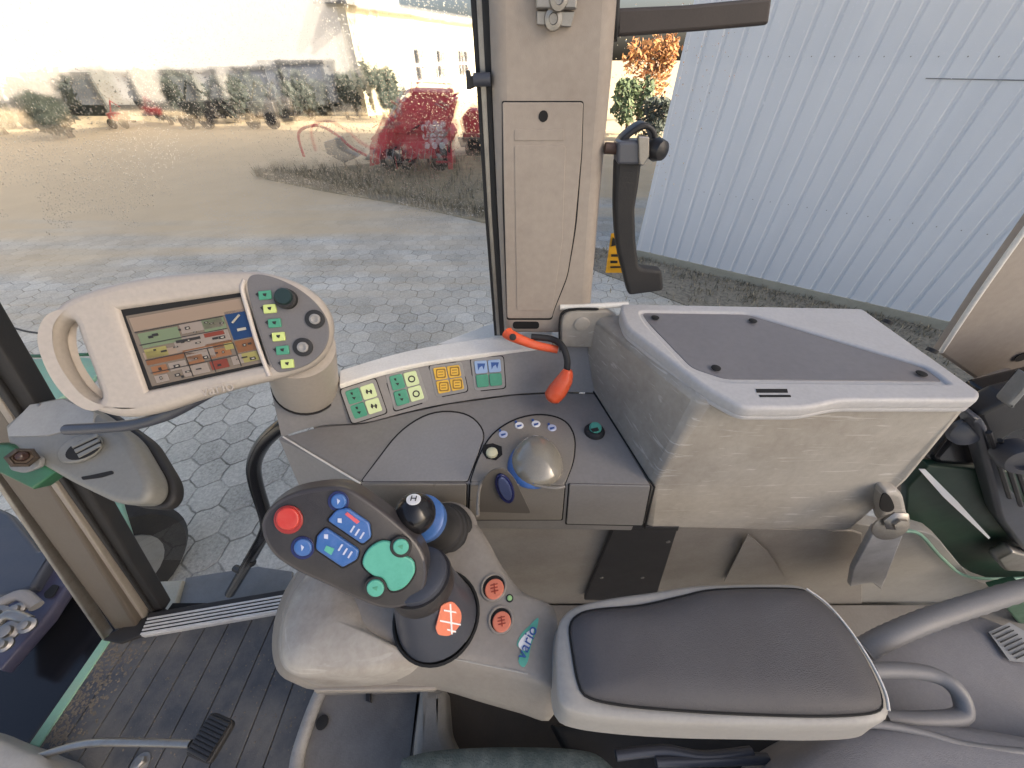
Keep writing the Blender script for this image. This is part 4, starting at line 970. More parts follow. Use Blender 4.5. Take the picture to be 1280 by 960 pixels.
# ---- window panes with rain drops
def glass_mat(name, seed, cover):
    m = bpy.data.materials.new(name); m.use_nodes = True; t = m.node_tree; t.nodes.clear()
    out = N(t, 'ShaderNodeOutputMaterial'); tr_ = N(t, 'ShaderNodeBsdfTransparent'); tr_.inputs[0].default_value = (.97, .985, .975, 1)
    gl = N(t, 'ShaderNodeBsdfGlossy'); gl.inputs['Roughness'].default_value = .02
    lw = N(t, 'ShaderNodeLayerWeight'); lw.inputs[0].default_value = .5
    pw = N(t, 'ShaderNodeMath', operation='POWER'); pw.inputs[1].default_value = 5; t.links.new(lw.outputs['Facing'], pw.inputs[0])
    fr = N(t, 'ShaderNodeMath', operation='MULTIPLY_ADD'); fr.inputs[1].default_value = .30; fr.inputs[2].default_value = .012; t.links.new(pw.outputs[0], fr.inputs[0])
    m1 = N(t, 'ShaderNodeMixShader'); t.links.new(fr.outputs[0], m1.inputs[0]); t.links.new(tr_.outputs[0], m1.inputs[1]); t.links.new(gl.outputs[0], m1.inputs[2])
    ge = N(t, 'ShaderNodeNewGeometry')
    # drops: random-sized blobs
    last = None
    for sc_, th in ((150, .30), (300, .42), (460, .45), (70, .16)):
        v = N(t, 'ShaderNodeTexVoronoi'); v.inputs['Scale'].default_value = sc_
        t.links.new(ge.outputs['Position'], v.inputs['Vector'])
        sx_ = N(t, 'ShaderNodeSeparateColor'); t.links.new(v.outputs['Color'], sx_.inputs[0])
        mr_ = N(t, 'ShaderNodeMapRange'); mr_.inputs[1].default_value = 1-cover; mr_.inputs[2].default_value = 1; mr_.inputs[3].default_value = 0; mr_.inputs[4].default_value = th
        t.links.new(sx_.outputs[0], mr_.inputs[0])
        sb_ = N(t, 'ShaderNodeMath', operation='SUBTRACT'); t.links.new(mr_.outputs[0], sb_.inputs[0]); t.links.new(v.outputs['Distance'], sb_.inputs[1])
        mx_ = N(t, 'ShaderNodeMath', operation='MAXIMUM'); mx_.inputs[1].default_value = 0; t.links.new(sb_.outputs[0], mx_.inputs[0])
        if last is None: last = mx_.outputs[0]
        else:
            a_ = N(t, 'ShaderNodeMath', operation='MAXIMUM'); t.links.new(last, a_.inputs[0]); t.links.new(mx_.outputs[0], a_.inputs[1]); last = a_.outputs[0]
    big = N(t, 'ShaderNodeTexNoise'); big.inputs['Scale'].default_value = 7; t.links.new(ge.outputs['Position'], big.inputs['Vector'])
    # more drops higher up the pane
    sp_ = N(t, 'ShaderNodeSeparateXYZ'); t.links.new(ge.outputs['Position'], sp_.inputs[0])
    hr = N(t, 'ShaderNodeMapRange'); hr.inputs[1].default_value = -.35; hr.inputs[2].default_value = .1; hr.inputs[3].default_value = .30; hr.inputs[4].default_value = 1.0
    t.links.new(sp_.outputs['Z'], hr.inputs[0])
    gt = N(t, 'ShaderNodeMath', operation='GREATER_THAN'); gt.inputs[1].default_value = .0; t.links.new(last, gt.inputs[0])
    ad = N(t, 'ShaderNodeMath', operation='ADD'); t.links.new(big.outputs[0], ad.inputs[0]); ad.inputs[1].default_value = 0
    lt_ = N(t, 'ShaderNodeMath', operation='LESS_THAN'); t.links.new(big.outputs[0], lt_.inputs[0]); t.links.new(hr.outputs[0], lt_.inputs[1])
    dm = N(t, 'ShaderNodeMath', operation='MULTIPLY'); t.links.new(gt.outputs[0], dm.inputs[0]); t.links.new(lt_.outputs[0], dm.inputs[1])
    bp_ = N(t, 'ShaderNodeBump'); bp_.inputs['Distance'].default_value = .004; bp_.inputs['Strength'].default_value = 1; t.links.new(last, bp_.inputs['Height'])
    rf = N(t, 'ShaderNodeBsdfRefraction'); rf.inputs['IOR'].default_value = 1.1; rf.inputs['Roughness'].default_value = .05; t.links.new(bp_.outputs[0], rf.inputs['Normal'])
    m2_ = N(t, 'ShaderNodeMixShader'); t.links.new(dm.outputs[0], m2_.inputs[0]); t.links.new(m1.outputs[0], m2_.inputs[1]); t.links.new(rf.outputs[0], m2_.inputs[2])
    if seed == 1:      # water film: blurs what lies behind, stronger towards the upper front corner
        wf_ = N(t, 'ShaderNodeBsdfRefraction'); wf_.inputs['IOR'].default_value = 1.06; wf_.inputs['Roughness'].default_value = .20
        n5 = N(t, 'ShaderNodeTexNoise'); n5.inputs['Scale'].default_value = 12; n5.inputs['Detail'].default_value = 3; t.links.new(ge.outputs['Position'], n5.inputs['Vector'])
        b5 = N(t, 'ShaderNodeBump'); b5.inputs['Strength'].default_value = .6; b5.inputs['Distance'].default_value = .004; t.links.new(n5.outputs[0], b5.inputs['Height']); t.links.new(b5.outputs[0], wf_.inputs['Normal'])
        r5 = N(t, 'ShaderNodeMapRange'); r5.inputs[1].default_value = -.30; r5.inputs[2].default_value = -.02; r5.inputs[3].default_value = 0; r5.inputs[4].default_value = .62
        t.links.new(sp_.outputs['Z'], r5.inputs[0])
        m5 = N(t, 'ShaderNodeMixShader'); t.links.new(r5.outputs[0], m5.inputs[0]); t.links.new(m2_.outputs[0], m5.inputs[1]); t.links.new(wf_.outputs[0], m5.inputs[2]); m2_ = m5
    t.links.new(m2_.outputs[0], out.inputs['Surface'])
    return m
gA = glass_mat('rainy glass', 1, .75); gB = glass_mat('cleaner glass', 2, .10)
def pane(pts, m, label):
    bm = bmesh.new(); bm.faces.new([bm.verts.new(p) for p in pts]); me = mesh_bm(bm)
    o = link('window_pane', me, m); tag(o, label, 'window pane', 'side window panes of the cab'); return o
pane([P(-260,-160,y=.72), P(592,-160,y=.72), P(616,420,y=.72), P(616,700,y=.72), P(-260,700,y=.72)], gA, 'rain-spotted front side window pane between corner post and pillar')
pane([P(775,-160,y=.715), P(1560,-160,y=.715), P(1240,600,y=.715), P(735,600,y=.715)], gB, 'clear rear side window pane with black latch lever in front')
ws = thing('warning_sticker', 'yellow warning sticker on the window behind the latch lever', 'sticker', P(768,340,y=.71))
slab('sticker', [P(x, y, y=.711) for x, y in ((764,292),(785,290),(788,341),(757,341))], .0015, mat('sticker yellow', (.80,.42,.02), .5, dirt=.2, dcol=(.6,.3,.02), dscale=60), ws)
link('pictogram', join_me([slab_me([P(x, y, y=.7085) for x, y in q], .0008) for q in ([(764,318),(775,318),(776,321),(764,321)], [(763,326),(772,326),(772,329),(763,329)], [(766,296),(774,306),(764,308)], [(763,333),(777,333),(777,335),(763,335)])]), M['ink'], ws)

# ================================================================== MONITOR
mon = thing('monitor', 'oval beige terminal monitor with lit screen and carry-handle hole', 'monitor', P(385, 490, z=-.49))
mpl = plane3(P(90,430,d=.48), P(400,410,d=.535), P(250,500,d=.512)); MO, MN = mpl
def mq(pts, l=0): return [P(x, y, pl=(MO+MN*l, MN)) for x, y in pts]
out_px = cr([(50,418),(54,398),(72,377),(105,362),(160,348),(225,340),(300,337),(345,343),(385,361),(407,386),(413,412),(405,440),(384,460),(345,474),(295,486),(245,501),(195,517),(155,523),(118,516),(90,500),(66,470),(54,445)], 4)
hole_px = cr([(66,408),(76,400),(88,403),(96,425),(107,453),(121,492),(117,501),(106,498),(88,483),(72,458),(62,428)], 4)
scr_px = [(146,387),(302,365),(332,455),(181,488)]
hs_ = slab('housing', mq(out_px), .032, M['monitor'], mon, .013, holes=[mq(hole_px), mq(scr_px)], res=4)
slab('back_shell', mq(cr([(100,380),(300,345),(380,365),(400,410),(370,460),(250,492),(150,515),(120,490),(112,450)], 4), -.045), .035, M['monitor'], mon, .012)
slab('screen_bezel', mq([(147,386),(304,364),(333,456),(180,489)], -.008), .004, M['darkgap'], mon)
# --- lit screen
scr = slab('screen', mq([(157,395),(301,371),(329,453),(190,483)], -.0065), .002, mat('screen backing', (.15,.12,.09), .25, emit=.12), mon)
sA, sB_, sC, sD = [Vector(p) for p in ((161,398),(300,373),(328,452),(194,481))]
def SU(u, v): return tuple(sA.lerp(sB_, u).lerp(sD.lerp(sC, u), v))
def emat(n, c, e=.12): return mat(n, tuple(.55*a for a in c), .3, emit=e)
EM = {'tan': emat('scr tan', (.42,.31,.22)), 'brown': emat('scr brown', (.30,.13,.05)), 'blue': emat('scr blue', (.02,.06,.17)), 'dk': mat('scr ink', (.03,.025,.02), .4),
      'grn': emat('scr green', (.24,.30,.17)), 'yel': emat('scr yellow', (.42,.37,.12)), 'red': emat('scr red', (.28,.06,.03)), 'wht': emat('scr white', (.6,.55,.45)), 'pale': emat('scr pale', (.40,.33,.27)), 'mix': emat('scr rust', (.38,.17,.07))}
def sr(u0, v0, u1, v1, lv=-.0058): return slab_me(mq([SU(u0, v0), SU(u1, v0), SU(u1, v1), SU(u0, v1)], lv), .0004)
G = {k: [] for k in EM}
G['tan'] += [sr(.0,.0,1,.20), sr(.0,.52,.35,.62)]; G['pale'] += [sr(.40,.22,.78,.36), sr(.30,.40,.80,.60), sr(.36,.62,.62,.78)]
G['grn'] += [sr(.02,.24,.38,.46), sr(.60,.22,.80,.40)]; G['yel'] += [sr(.02,.48,.22,.62)]
G['blue'] += [sr(.82,.16,1,.60)]; G['brown'] += [sr(.0,.64,.34,.71), sr(.34,.60,.56,.68), sr(.56,.58,.80,.66), sr(.82,.62,1,.80)]
G['red'] += [sr(.58,.42,.76,.48,-.0052), sr(.54,.84,.70,.97,-.0052)]
G['mix'] += [sr(.02,.74,.16,.86), sr(.36,.70,.50,.82), sr(.56,.68,.76,.80)]
G['pale'] += [sr(.18,.74,.34,.86), sr(.02,.88,.14,.98), sr(.28,.84,.52,.98), sr(.74,.82,.92,.96)]
G['yel'] += [sr(.72,.62,.80,.72,-.0054), sr(.84,.82,.98,.96,-.0054)]
rs = random.Random(5)
for v0 in (.21, .40, .63, .82): G['dk'].append(sr(0, v0, .80, v0+.012, -.005))
for u0 in (.35, .56, .80): G['dk'].append(sr(u0, .63, u0+.008, 1, -.005))
for (u0, v0) in ((.10,.30),(.14,.28),(.38,.28),(.44,.27),(.62,.25),(.66,.28),(.36,.45),(.42,.45),(.28,.52),(.48,.52),(.7,.50),(.64,.5),(.08,.77),(.22,.78),(.42,.74),(.62,.72),(.68,.72),(.88,.68),(.93,.68),(.06,.9),(.2,.91),(.3,.9),(.78,.88),(.83,.87),(.9,.9),(.6,.9),(.25,.95),(.4,.9),(.1,.5),(.16,.54),(.75,.3),(.5,.36),(.5,.74)):
    w_, h_ = rs.uniform(.02, .055), rs.uniform(.015, .045)
    G['dk'].append(sr(u0, v0, u0+w_, v0+h_, -.0046)); 
    if rs.random() < .6: G['wht'].append(sr(u0+w_*.3, v0+h_*.3, u0+w_*.8, v0+h_*.7, -.0042))
G['dk'].append(sr(.32,.44,.54,.48,-.005))
a_ = mq([SU(.86,.34), SU(.945,.24)], -.0048); link_w = tube_me(a_, .0014, 6); G['wht'].append(link_w); G['wht'].append(sr(.88,.44,.96,.48,-.0048))
for k_, L_ in G.items():
    if k_ in ('dk', 'wht'): link('screen_print', join_me(L_), EM[k_], scr)
    else:
        for me_ in L_: link('screen_tile', me_, EM[k_], scr)
# --- key panel at the right
kp_px = cr([(309,352),(318,343),(340,346),(368,358),(392,376),(408,398),(411,420),(403,440),(384,456),(356,465),(343,462),(333,440),(322,408),(313,378)], 4)
hv = bvh_of(hs_)
kp = slab('key_panel', mq(kp_px, .0008), .003, M['mpanel'], mon, .001)
link('panel_bead', tube_me(mq(cr([(337,470),(322,430),(311,392),(303,362),(306,350)], 4, False), .0005), .0030, 8), mat('panel bead plastic', (.52,.47,.42), .4), kp, 50)
for i, (px, py) in enumerate(((330,369),(336,386),(342,404),(347,421),(352,438),(358,455))):
    g_ = i % 2 == 0
    k_ = slab('key', mq(rc([(px-8,py-5),(px+8,py-6.5),(px+9.5,py+4.5),(px-6.5,py+6)], 1.5), .0035), .004, M['green'] if g_ else M['lime'], kp, .001)
    link('symbol', join_me([slab_me(mq([(px-11,py-1.5),(px-7.5,py-3.5),(px-7.5,py+2)], .004), .0006), slab_me(mq([(px-2,py-2),(px+3,py-2.6),(px+2,py+1.6),(px-1,py+.5)], .0042), .0006)]), M['ink'], k_)
def mknob(nm, px, py, r_, h_, m, par=kp): return lathe(nm, mq([(px, py)], .001)[0], MN, [(r_, 0), (r_, h_*.8), (r_*.85, h_), (.001, h_)], m, par, 24)
mknob('knob', 359, 374, .0145, .010, M['blackrub']); mknob('knob_top', 358, 372, .012, .013, mat('dark green rubber', (.012,.03,.03), .5))
for px, py in ((394,399),(379,434)):
    k_ = mknob('dial', px, py, .0135, .003, M['ink']); 
    lathe('dial_cap', mq([(px, py)], .004)[0], MN, [(.0075, 0), (.0075, .003), (.005, .004), (.001, .002)], M['keygrey'], k_, 16)
# embossed word below the screen
tx = mq([(225,494),(318,474)]); ty = mq([(270,484),(268,470)])
link('embossed_lettering', text_me('vario', mq([(272,486)], .0006)[0], tx[1]-tx[0], ty[1]-ty[0], .021, .0005), M['monitor'], mon)
# neck to the console
nb = P(384, 482, z=-.50)
nt_ = mq([(370,425)], -.03)[0]
lathe('neck', nb, (nt_-nb), [(.058, 0), (.060, .006), (.060, .02), (.058, .05), (.055, (nt_-nb).length*.9)], M['monitor'], mon, 36)
lathe('neck_seal', nb, (nt_-nb), [(.060, -.004), (.0625, -.002), (.0625, .003), (.06, .004)], M['darkgap'], mon, 36)

# ================================================================== ARMREST CONSOLE
arm = thing('armrest_console', 'beige armrest console carrying the joystick, with orange recessed keys', 'armrest console', Vector((-.1, .15, -.75)))
ZA = -.605
t_px = cr([(352,790),(362,742),(392,690),(440,655),(500,636),(560,640),(592,652),(612,680),(630,712),(655,742),(694,764),(696,830),(693,862),(655,852),(600,836),(540,822),(480,812),(420,812),(375,812)], 5)
b_px = cr([(340,812),(350,752),(384,700),(440,668),(500,650),(560,655),(592,662),(614,690),(632,722),(658,752),(694,774),(696,850),(692,894),(650,884),(600,870),(540,853),(480,850),(420,851),(358,850)], 5)
n_ = 120
T_ = resample([P(x, y, z=ZA) for x, y in t_px], n_); B_ = resample([P(x, y, z=-.70) for x, y in b_px], n_)
B_ = [Vector((p.x, p.y, -.72)) for p in resample([P(x, y, z=-.66) for x, y in b_px], n_)]
B2 = resample([P(x, y, z=-.66) for x, y in b_px], n_)
sh = Vector((0, 0, 0))
def insd(r, d, up):
    c = sum(r, Vector((0, 0, 0)))/len(r)
    if d > .0045:
        m = min((p-c).length for p in r); k = 1-d/m
        return [c+(p-c)*k+Vector(up) for p in r]
    a = inset(r, d, up)
    if sum((p-c).length for p in a) > sum((p-c).length for p in r): a = inset(r, -d, up)
    return a
rings = [B_, B2, [a.lerp(b_, .85) for a, b_ in zip(B2, T_)], insd(T_, .001, (0, 0, .006)), insd(T_, .006, (0, 0, .012)), insd(T_, .014, (0, 0, .016)), insd(T_, .03, (0, 0, .018))]
abd = link('body', loft_me(rings), M['armc'], arm, 60); av = bvh_of(abd)
# front fairing: pale bulge at the left
fr_px = cr([(356,760),(384,712),(420,700),(452,748),(470,790),(505,812),(520,826),(470,842),(400,846),(360,840),(348,810)], 5)
Fq = resample([P(x, y, z=-.60) for x, y in fr_px], 80)
frg = [[p+Vector((0, 0, -.07)) for p in Fq], Fq, insd(Fq, .006, (0, 0, .012)), insd(Fq, .018, (0, 0, .022)), insd(Fq, .035, (0, 0, .026))]
link('front_fairing', loft_me(frg), mat('worn pale fairing', (.37,.345,.305), .33, grain=.1, dirt=.9, dcol=(.15,.12,.095), dscale=7, scratch=.2), arm, 60)
slab('lower_rail', [P(x, y, z=-.70) for x, y in ((392,852),(560,852),(540,862),(392,864))], .02, M['armc'], arm, .003)
slab('slot_shadow', [P(x, y, z=-.595) for x, y in rc([(458,762),(478,764),(484,800),(500,812),(484,816),(462,800)], 4)], .01, M['darkgap'], arm) if 0 else None
# joystick base ring well
c_, n_ = on(av, 546, 768)
NB = Vector((0, 0, 1)); zt0 = c_.z
lathe('joystick_well', Vector((c_.x, c_.y, zt0)), NB, [(.060, -.004), (.061, .002), (.058, .003), (.055, -.001), (.001, -.001)], M['darkgap'], arm, 40)
# recessed orange keys
for (px, py, rot) in ((618,735,.5), (627,776,.2)):
    rm = slab('key_recess', stick(av, ell(px-1, py-1, 14, 16.5, 26, rot), .0008), .001, M['darkgap'], arm)
    link('recess_lip', tube_me(stick(av, ell(px-1, py-1, 14.5, 17, 26, rot), .001), .0018, 6, True), M['armc'], arm, 50)
    k_ = slab('orange_key', stick(av, ell(px, py+1, 11.5, 13.5, 26, rot), .004), .004, M['salmon'], arm, .0015)
    link('symbol', join_me([slab_me(stick(av, [(px-5+a,py-4+b_),(px+4+a,py-6+b_),(px+4+a,py-4.8+b_),(px-5+a,py-2.8+b_)], .0048), .0006) for a, b_ in ((0,0),(0,4),(1,8))]+[slab_me(stick(av, [(px-1,py-6),(px+.2,py-6),(px+1.5,py+7),(px+.2,py+7)], .005), .0006)]), mat('dark red print', (.30,.04,.02), .5), k_)
h_, n1_ = on(av, 637, 748)
lathe('indicator', h_, n1_, [(.0055, 0), (.0055, .0015), (.001, .0015)], M['blackrub'], arm, 16); lathe('indicator_lens', h_+n1_*.0015, n1_, [(.0038, 0), (.003, .001), (.0005, .0012)], mat('green lens', (.35,.6,.25), .2), arm, 14)
# green and white name badge
bd = slab('badge', stick(av, cr([(673,772),(670,790),(664,806),(660,826),(654,834),(648,826),(652,812),(646,806),(652,792),(662,782)], 3), .0010), .001, M['teal'], arm)
slab('badge_field', stick(av, cr([(667,785),(665,798),(660,812),(652,812),(648,805),(655,794)], 3), .0018), .0008, M['white'], bd)
a_, b_ = P(651,826,z=zt0), P(670,780,z=zt0); hc = on(av, 659, 803)[0]
link('badge_lettering', text_me('vario', hc+Vector((0, 0, .0032)), b_-a_, Vector((-(b_-a_).y, (b_-a_).x, 0)), .020, .0004), M['dblue'], bd)
sp_px = [(470,752),(474,790),(508,812),(560,826),(640,838),(694,846)]
link('edge_bead', tube_me([on(av, x, y)[0] for x, y in cr([(520,818),(560,822),(610,832),(660,842)], 4, False) if on(av, x, y)[0] is not None], .0012, 6), M['shell'], arm, 50)

# ---- joystick
js = thing('joystick', 'large black paddle joystick with red, blue and green keys on the armrest console', 'joystick', Vector((c_.x, c_.y, zt0)))
jb = Vector((c_.x, c_.y, zt0)); jt = P(522, 716, d=.455)
ax = (jt-jb); L_ = ax.length
lathe('stem', jb, ax, [(.056, -.004), (.055, .004), (.052, .02), (.046, .05), (.041, .08), (.038, L_*.75), (.036, L_), (.03, L_+.004)], M['bluegrey'], js, 40)
lathe('stem_collar', jb+ax.normalized()*(L_*.62), ax, [(.0385, 0), (.041, .004), (.041, .03), (.040, .034)], M['joy'], js, 36)
stem = bvh_of(js.children[0])
lb1 = slab('stem_label', stick(stem, rc([(552,757,4),(566,751,6),(578,765,8),(576,782,8),(562,796,6),(548,794,3),(545,786,2)], 5), .0022), .002, M['salmon'], js, .0006)
link('symbol', join_me([slab_me(stick(stem, q, .0030), .0006) for q in ([(555,762),(573,765),(573,767),(555,764)], [(550,775),(576,780),(576,782),(550,777)], [(562,755),(564,755),(566,793),(564,793)], [(555,785),(570,789),(570,791),(555,787)])]), M['white'], lb1)
jpl = plane3(P(350,660,d=.405), P(520,720,d=.435), P(440,615,d=.425)); JO, JN = jpl
def jq(pts, l=0): return [P(x, y, pl=(JO+JN*l, JN)) for x, y in pts]
jo_px = cr([(329,668),(329,648),(342,630),(366,616),(400,609),(432,609),(462,626),(498,654),(524,680),(534,706),(530,736),(512,755),(482,760),(450,750),(410,731),(368,711),(342,692)], 5)
Jr = resample(jq(jo_px), 90)
jr = [insd(Jr, .016, JN*-.040), insd(Jr, .004, JN*-.024), insd(Jr, -.0, JN*-.008), Jr, insd(Jr, .0022, JN*.0028), insd(Jr, .0050, JN*.0030)]
link('head_rim', loft_me(jr), M['joyrim'], js, 50)
jface = insd(Jr, .0045, JN*.0034)
link('head_face', loft_me([[p-JN*.004 for p in jface], jface, insd(Jr, .012, JN*.0060), insd(Jr, .03, JN*.0072)]), M['joy'], js, 50)
def jk(nm, pts, l, th, m, bev=.0012, lab=None):
    o = slab(nm, jq(pts, l), th, m, js, bev)
    if lab: o['label'] = lab
    return o
JB = .0072
jk('key_bezel', ell(360, 650, 18.5, 18), JB+.0012, .003, mat('red ring', (.30,.03,.025), .3), .001)
jk('round_key', ell(359, 649, 15, 14.5), JB+.0045, .005, M['red'], .002, 'large red round key')
for px, py, r_, l_ in ((423,627,11.5,'upper blue round key'), (378,685,13,'lower blue round key')):
    jk('key_bezel', ell(px, py, r_+2, r_+1.5), JB+.0008, .002, M['navy'], .0005); k_ = jk('round_key', ell(px, py, r_-1.5, r_-2), JB+.004, .005, M['blue'], .0018, l_)
    slab('symbol', jq([(px-2,py-4),(px+2,py-1),(px-1,py+4)], JB+.0046), .0005, M['lilac'], k_)
A_px = rc([(420,638),(434,635),(462,654),(464,672),(453,681),(409,651)], 4)
B_px = rc([(407,660),(449,688),(446,700),(428,710),(394,687),(396,670)], 4)
for q, l_ in ((A_px, 'upper blue rocker with red and white print'), (B_px, 'lower blue rocker with teal print')):
    cx = sum(p[0] for p in q)/len(q); cy = sum(p[1] for p in q)/len(q)
    jk('rocker_bezel', [((p[0]-cx)*1.07+cx, (p[1]-cy)*1.07+cy) for p in q], JB+.001, .002, M['darkgap'], 0)
    k_ = jk('rocker', q, JB+.0055, .006, M['blue'], .002, l_)
    v = JB+.0062
    if q is A_px:
        slab('red_print', jq([(434,640),(450,652),(446,655),(431,643)], v), .0005, mat('red print', (.6,.10,.12), .5), k_)
        link('white_print', join_me([slab_me(jq([(x0,y0),(x0+2,y0+1),(x0-3,y0+9),(x0-5,y0+8)], v), .0005) for x0, y0 in ((442,657),(448,661),(454,665))]+[slab_me(jq([(422,648),(427,648),(427,654),(422,653)], v), .0005)]), M['lilac'], k_)
    else:
        slab('teal_print', jq([(408,682),(418,686),(414,694),(405,688)], v), .0005, M['teal'], k_)
        link('white_print', join_me([slab_me(jq([(x0,y0),(x0+2,y0+1),(x0-3,y0+9),(x0-5,y0+8)], v), .0005) for x0, y0 in ((427,680),(433,685),(439,689))]+[slab_me(jq([(405,668),(410,668),(410,674),(405,673)], v), .0005)]), M['lilac'], k_)
jk('pad_bezel', [((p[0]-487)*1.05+487, (p[1]-706)*1.05+706) for p in cr([(453,706),(459,688),(476,677),(492,680),(500,692),(516,701),(518,717),(505,735),(488,739),(478,724),(466,720)], 5)], JB+.001, .002, M['darkgap'], 0)
pd = jk('thumb_pad', cr([(453,706),(459,688),(476,677),(492,680),(500,692),(516,701),(518,717),(505,735),(488,739),(478,724),(466,720)], 5), JB+.006, .006, M['teal'], .0022, 'mint green shaped thumb pad')
for px, py, r_, l_ in ((501,684,12,'upper green round key'), (469,736,13,'lower green round key')):
    jk('key_bezel', ell(px, py, r_+1.8, r_+1.5), JB+.0075, .006, M['blackrub'], .001); k_ = jk('round_key', ell(px, py, r_-2, r_-2.2), JB+.010, .004, M['teal'], .0015, l_)
    slab('symbol', jq([(px-4,py-1),(px+3,py-3),(px+2,py+3)], JB+.0106), .0005, M['green'], k_)

# ---- ball lever behind the joystick
bl_ = thing('ball_lever', 'short lever with black ball knob and blue collar in a ribbed boot', 'lever', P(560, 668, z=-.60))
bc = P(519, 642, d=.47); bb = P(556, 664, z=-.597); axb = (bc-bb)
lathe('boot', bb, axb, [(.046, -.012), (.047, .0), (.044, .006), (.040, .008), (.043, .014), (.041, .020), (.036, .022), (.039, .028), (.036, .034), (.031, .036), (.034, .043), (.029, .05), (.025, .056), (.024, axb.length*.8)], M['blackrub'], bl_, 36)
lathe('boot_ring', bb, (0, 0, 1), [(.055, -.016), (.056, -.002), (.048, .003), (.045, .0)], M['armc'], bl_, 36)
lathe('collar', bb+axb*.70, axb, [(.026, 0), (.031, .003), (.031, .020), (.027, .023)], M['blue'], bl_, 30)
r_ = .0265
knb = lathe('ball_knob', bc, axb, [(r_*math.cos(a), r_*math.sin(a)) for a in [R(-80+i*160/17) for i in range(18)]], M['gloss'], bl_, 32)
h_, n_ = on(bvh_of(knb), 517, 624)
dk_ = lathe('knob_badge', h_-n_*.001, n_, [(.009, 0), (.009, .0012), (.001, .0016)], M['white'], bl_, 20)
xx = n_.cross(Vector((0, 1, 0))).normalized(); xx = -xx if xx.x < 0 else xx
link('symbol', text_me('H', h_+n_*.0012, xx, n_.cross(xx), .012, .0003), M['ink'], dk_)

# ================================================================== ARMREST PAD
ap = thing('armrest', 'padded armrest with dark grey vinyl cushion in a beige shell', 'armrest', Vector((.22, .12, -.62)))
ZP = -.56
s_px = cr([(696,792),(703,772),(722,758),(765,748),(815,741),(868,733),(925,731),(985,731),(1008,737),(1035,757),(1063,790),(1088,828),(1106,865),(1110,890),(1096,905),(1040,909),(960,908),(860,906),(780,901),(722,893),(700,880),(695,840)], 4)
Sq = resample([P(x, y, z=ZP) for x, y in s_px], 140)
Sb = insd(Sq, .004, (0, -.004, -.045))
link('shell', loft_me([[p+Vector((0, .006, -.05)) for p in insd(Sq, .012, (0, 0, 0))], Sb, [p+Vector((0, -.003, -.02)) for p in Sq], Sq, insd(Sq, .003, (0, 0, .004)), insd(Sq, .008, (0, 0, .005)), insd(Sq, .014, (0, 0, .002))]), M['shell'], ap, 60)
c_px = cr([(712,785),(722,770),(745,763),(800,758),(850,747),(895,738),(990,737),(1012,745),(1040,768),(1066,802),(1088,842),(1100,875),(1092,890),(1040,895),(960,894),(860,889),(780,882),(735,872),(723,855),(716,820)], 4)
Cq = resample([P(x, y, z=ZP+.004) for x, y in c_px], 140)
link('cushion', loft_me([[p+Vector((0, 0, -.01)) for p in Cq], Cq, insd(Cq, .001, (0, 0, .004)), insd(Cq, .004, (0, 0, .009)), insd(Cq, .010, (0, 0, .0135)), insd(Cq, .02, (0, 0, .0165)), insd(Cq, .032, (0, 0, .0175))]), M['leather'], ap, 70)
link('seam', tube_me([p+Vector((0, 0, .0025)) for p in Cq], .0016, 6, True), M['darkgap'], ap)
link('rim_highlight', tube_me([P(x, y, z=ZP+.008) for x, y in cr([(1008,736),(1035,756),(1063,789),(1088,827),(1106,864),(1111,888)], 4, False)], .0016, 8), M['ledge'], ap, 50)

# ================================================================== LOWER CENTRE: seat base tray, cloth
tr = thing('seat_base_tray', 'dirty grey plastic tray of the seat base under the armrest console', 'tray', Vector((-.15, .05, -1.0)))
trm = mat('dirty tray plastic', (.15,.145,.14), .5, grain=.3, gscale=400, dirt=.8, dcol=(.08,.075,.07), dscale=9)
slab('tray_floor', [P(x, y, z=-.93) for x, y in rc([(398,858,6),(530,858),(515,1000),(366,1000),(367,955,20),(374,925,20)], 4)], .30, trm, tr, .012)
link('tray_edge', tube_me([P(x, y, z=-.925) for x, y in cr([(402,862),(392,885),(378,925),(371,955),(371,1000)], 4, False)], .012, 10), mat('worn tray edge', (.27,.265,.255), .5, dirt=.8, dcol=(.12,.11,.10), dscale=25), tr, 50)
slab('tray_top_rail', [P(x, y, z=-.90) for x, y in ((394,854),(545,854),(530,863),(394,866))], .05, M['armc'], tr, .004)
lathe('screw', P(403,903,z=-.926), (0, 0, 1), [(.011, 0), (.011, .002), (.006, .003)], M['darkgap'], tr, 14)
slab('clip', [P(x, y, z=-.92) for x, y in ((457,862),(463,862),(463,878),(457,876))], .01, M['black'], tr, .001)
slab('divider', [P(x, y, z=-.88) for x, y in rc([(524,858),(556,858),(560,915,10),(575,945,10),(575,1000),(512,1000),(515,930)], 6)], .3, mat('divider plastic', (.24,.235,.22), .4, grain=.2, dirt=.6, dcol=(.12,.11,.1), dscale=14), tr, .018, res=3)
slab('dark_recess', [P(x, y, z=-.96) for x, y in ((548,850),(710,850),(760,930),(760,1000),(548,1000))], .05, mat('brown black recess', (.05,.042,.036), .6, dirt=.6, dcol=(.09,.075,.06), dscale=12), tr)
sc2 = thing('driver_seat', 'driver seat in grey vinyl and teal-grey cloth along the lower edge', 'seat', Vector((.3, -.1, -1.1)))
clo = resample([P(x, y, z=-.80) for x, y in cr([(500,960),(514,945),(560,937),(640,934),(720,937),(756,950),(780,990),(760,1060),(620,1100),(500,1060)], 5)], 80)
link('seat_cloth', loft_me([[p+Vector((0, 0, -.12)) for p in clo], clo, insd(clo, .006, (0, 0, .008)), insd(clo, .02, (0, 0, .014))]), M['fabric'], sc2, 60)
slab('seat_frame', [P(x, y, z=-.86) for x, y in ((690,905),(1010,915),(1010,1000),(740,1000))], .05, M['blackrub'], sc2, .01)
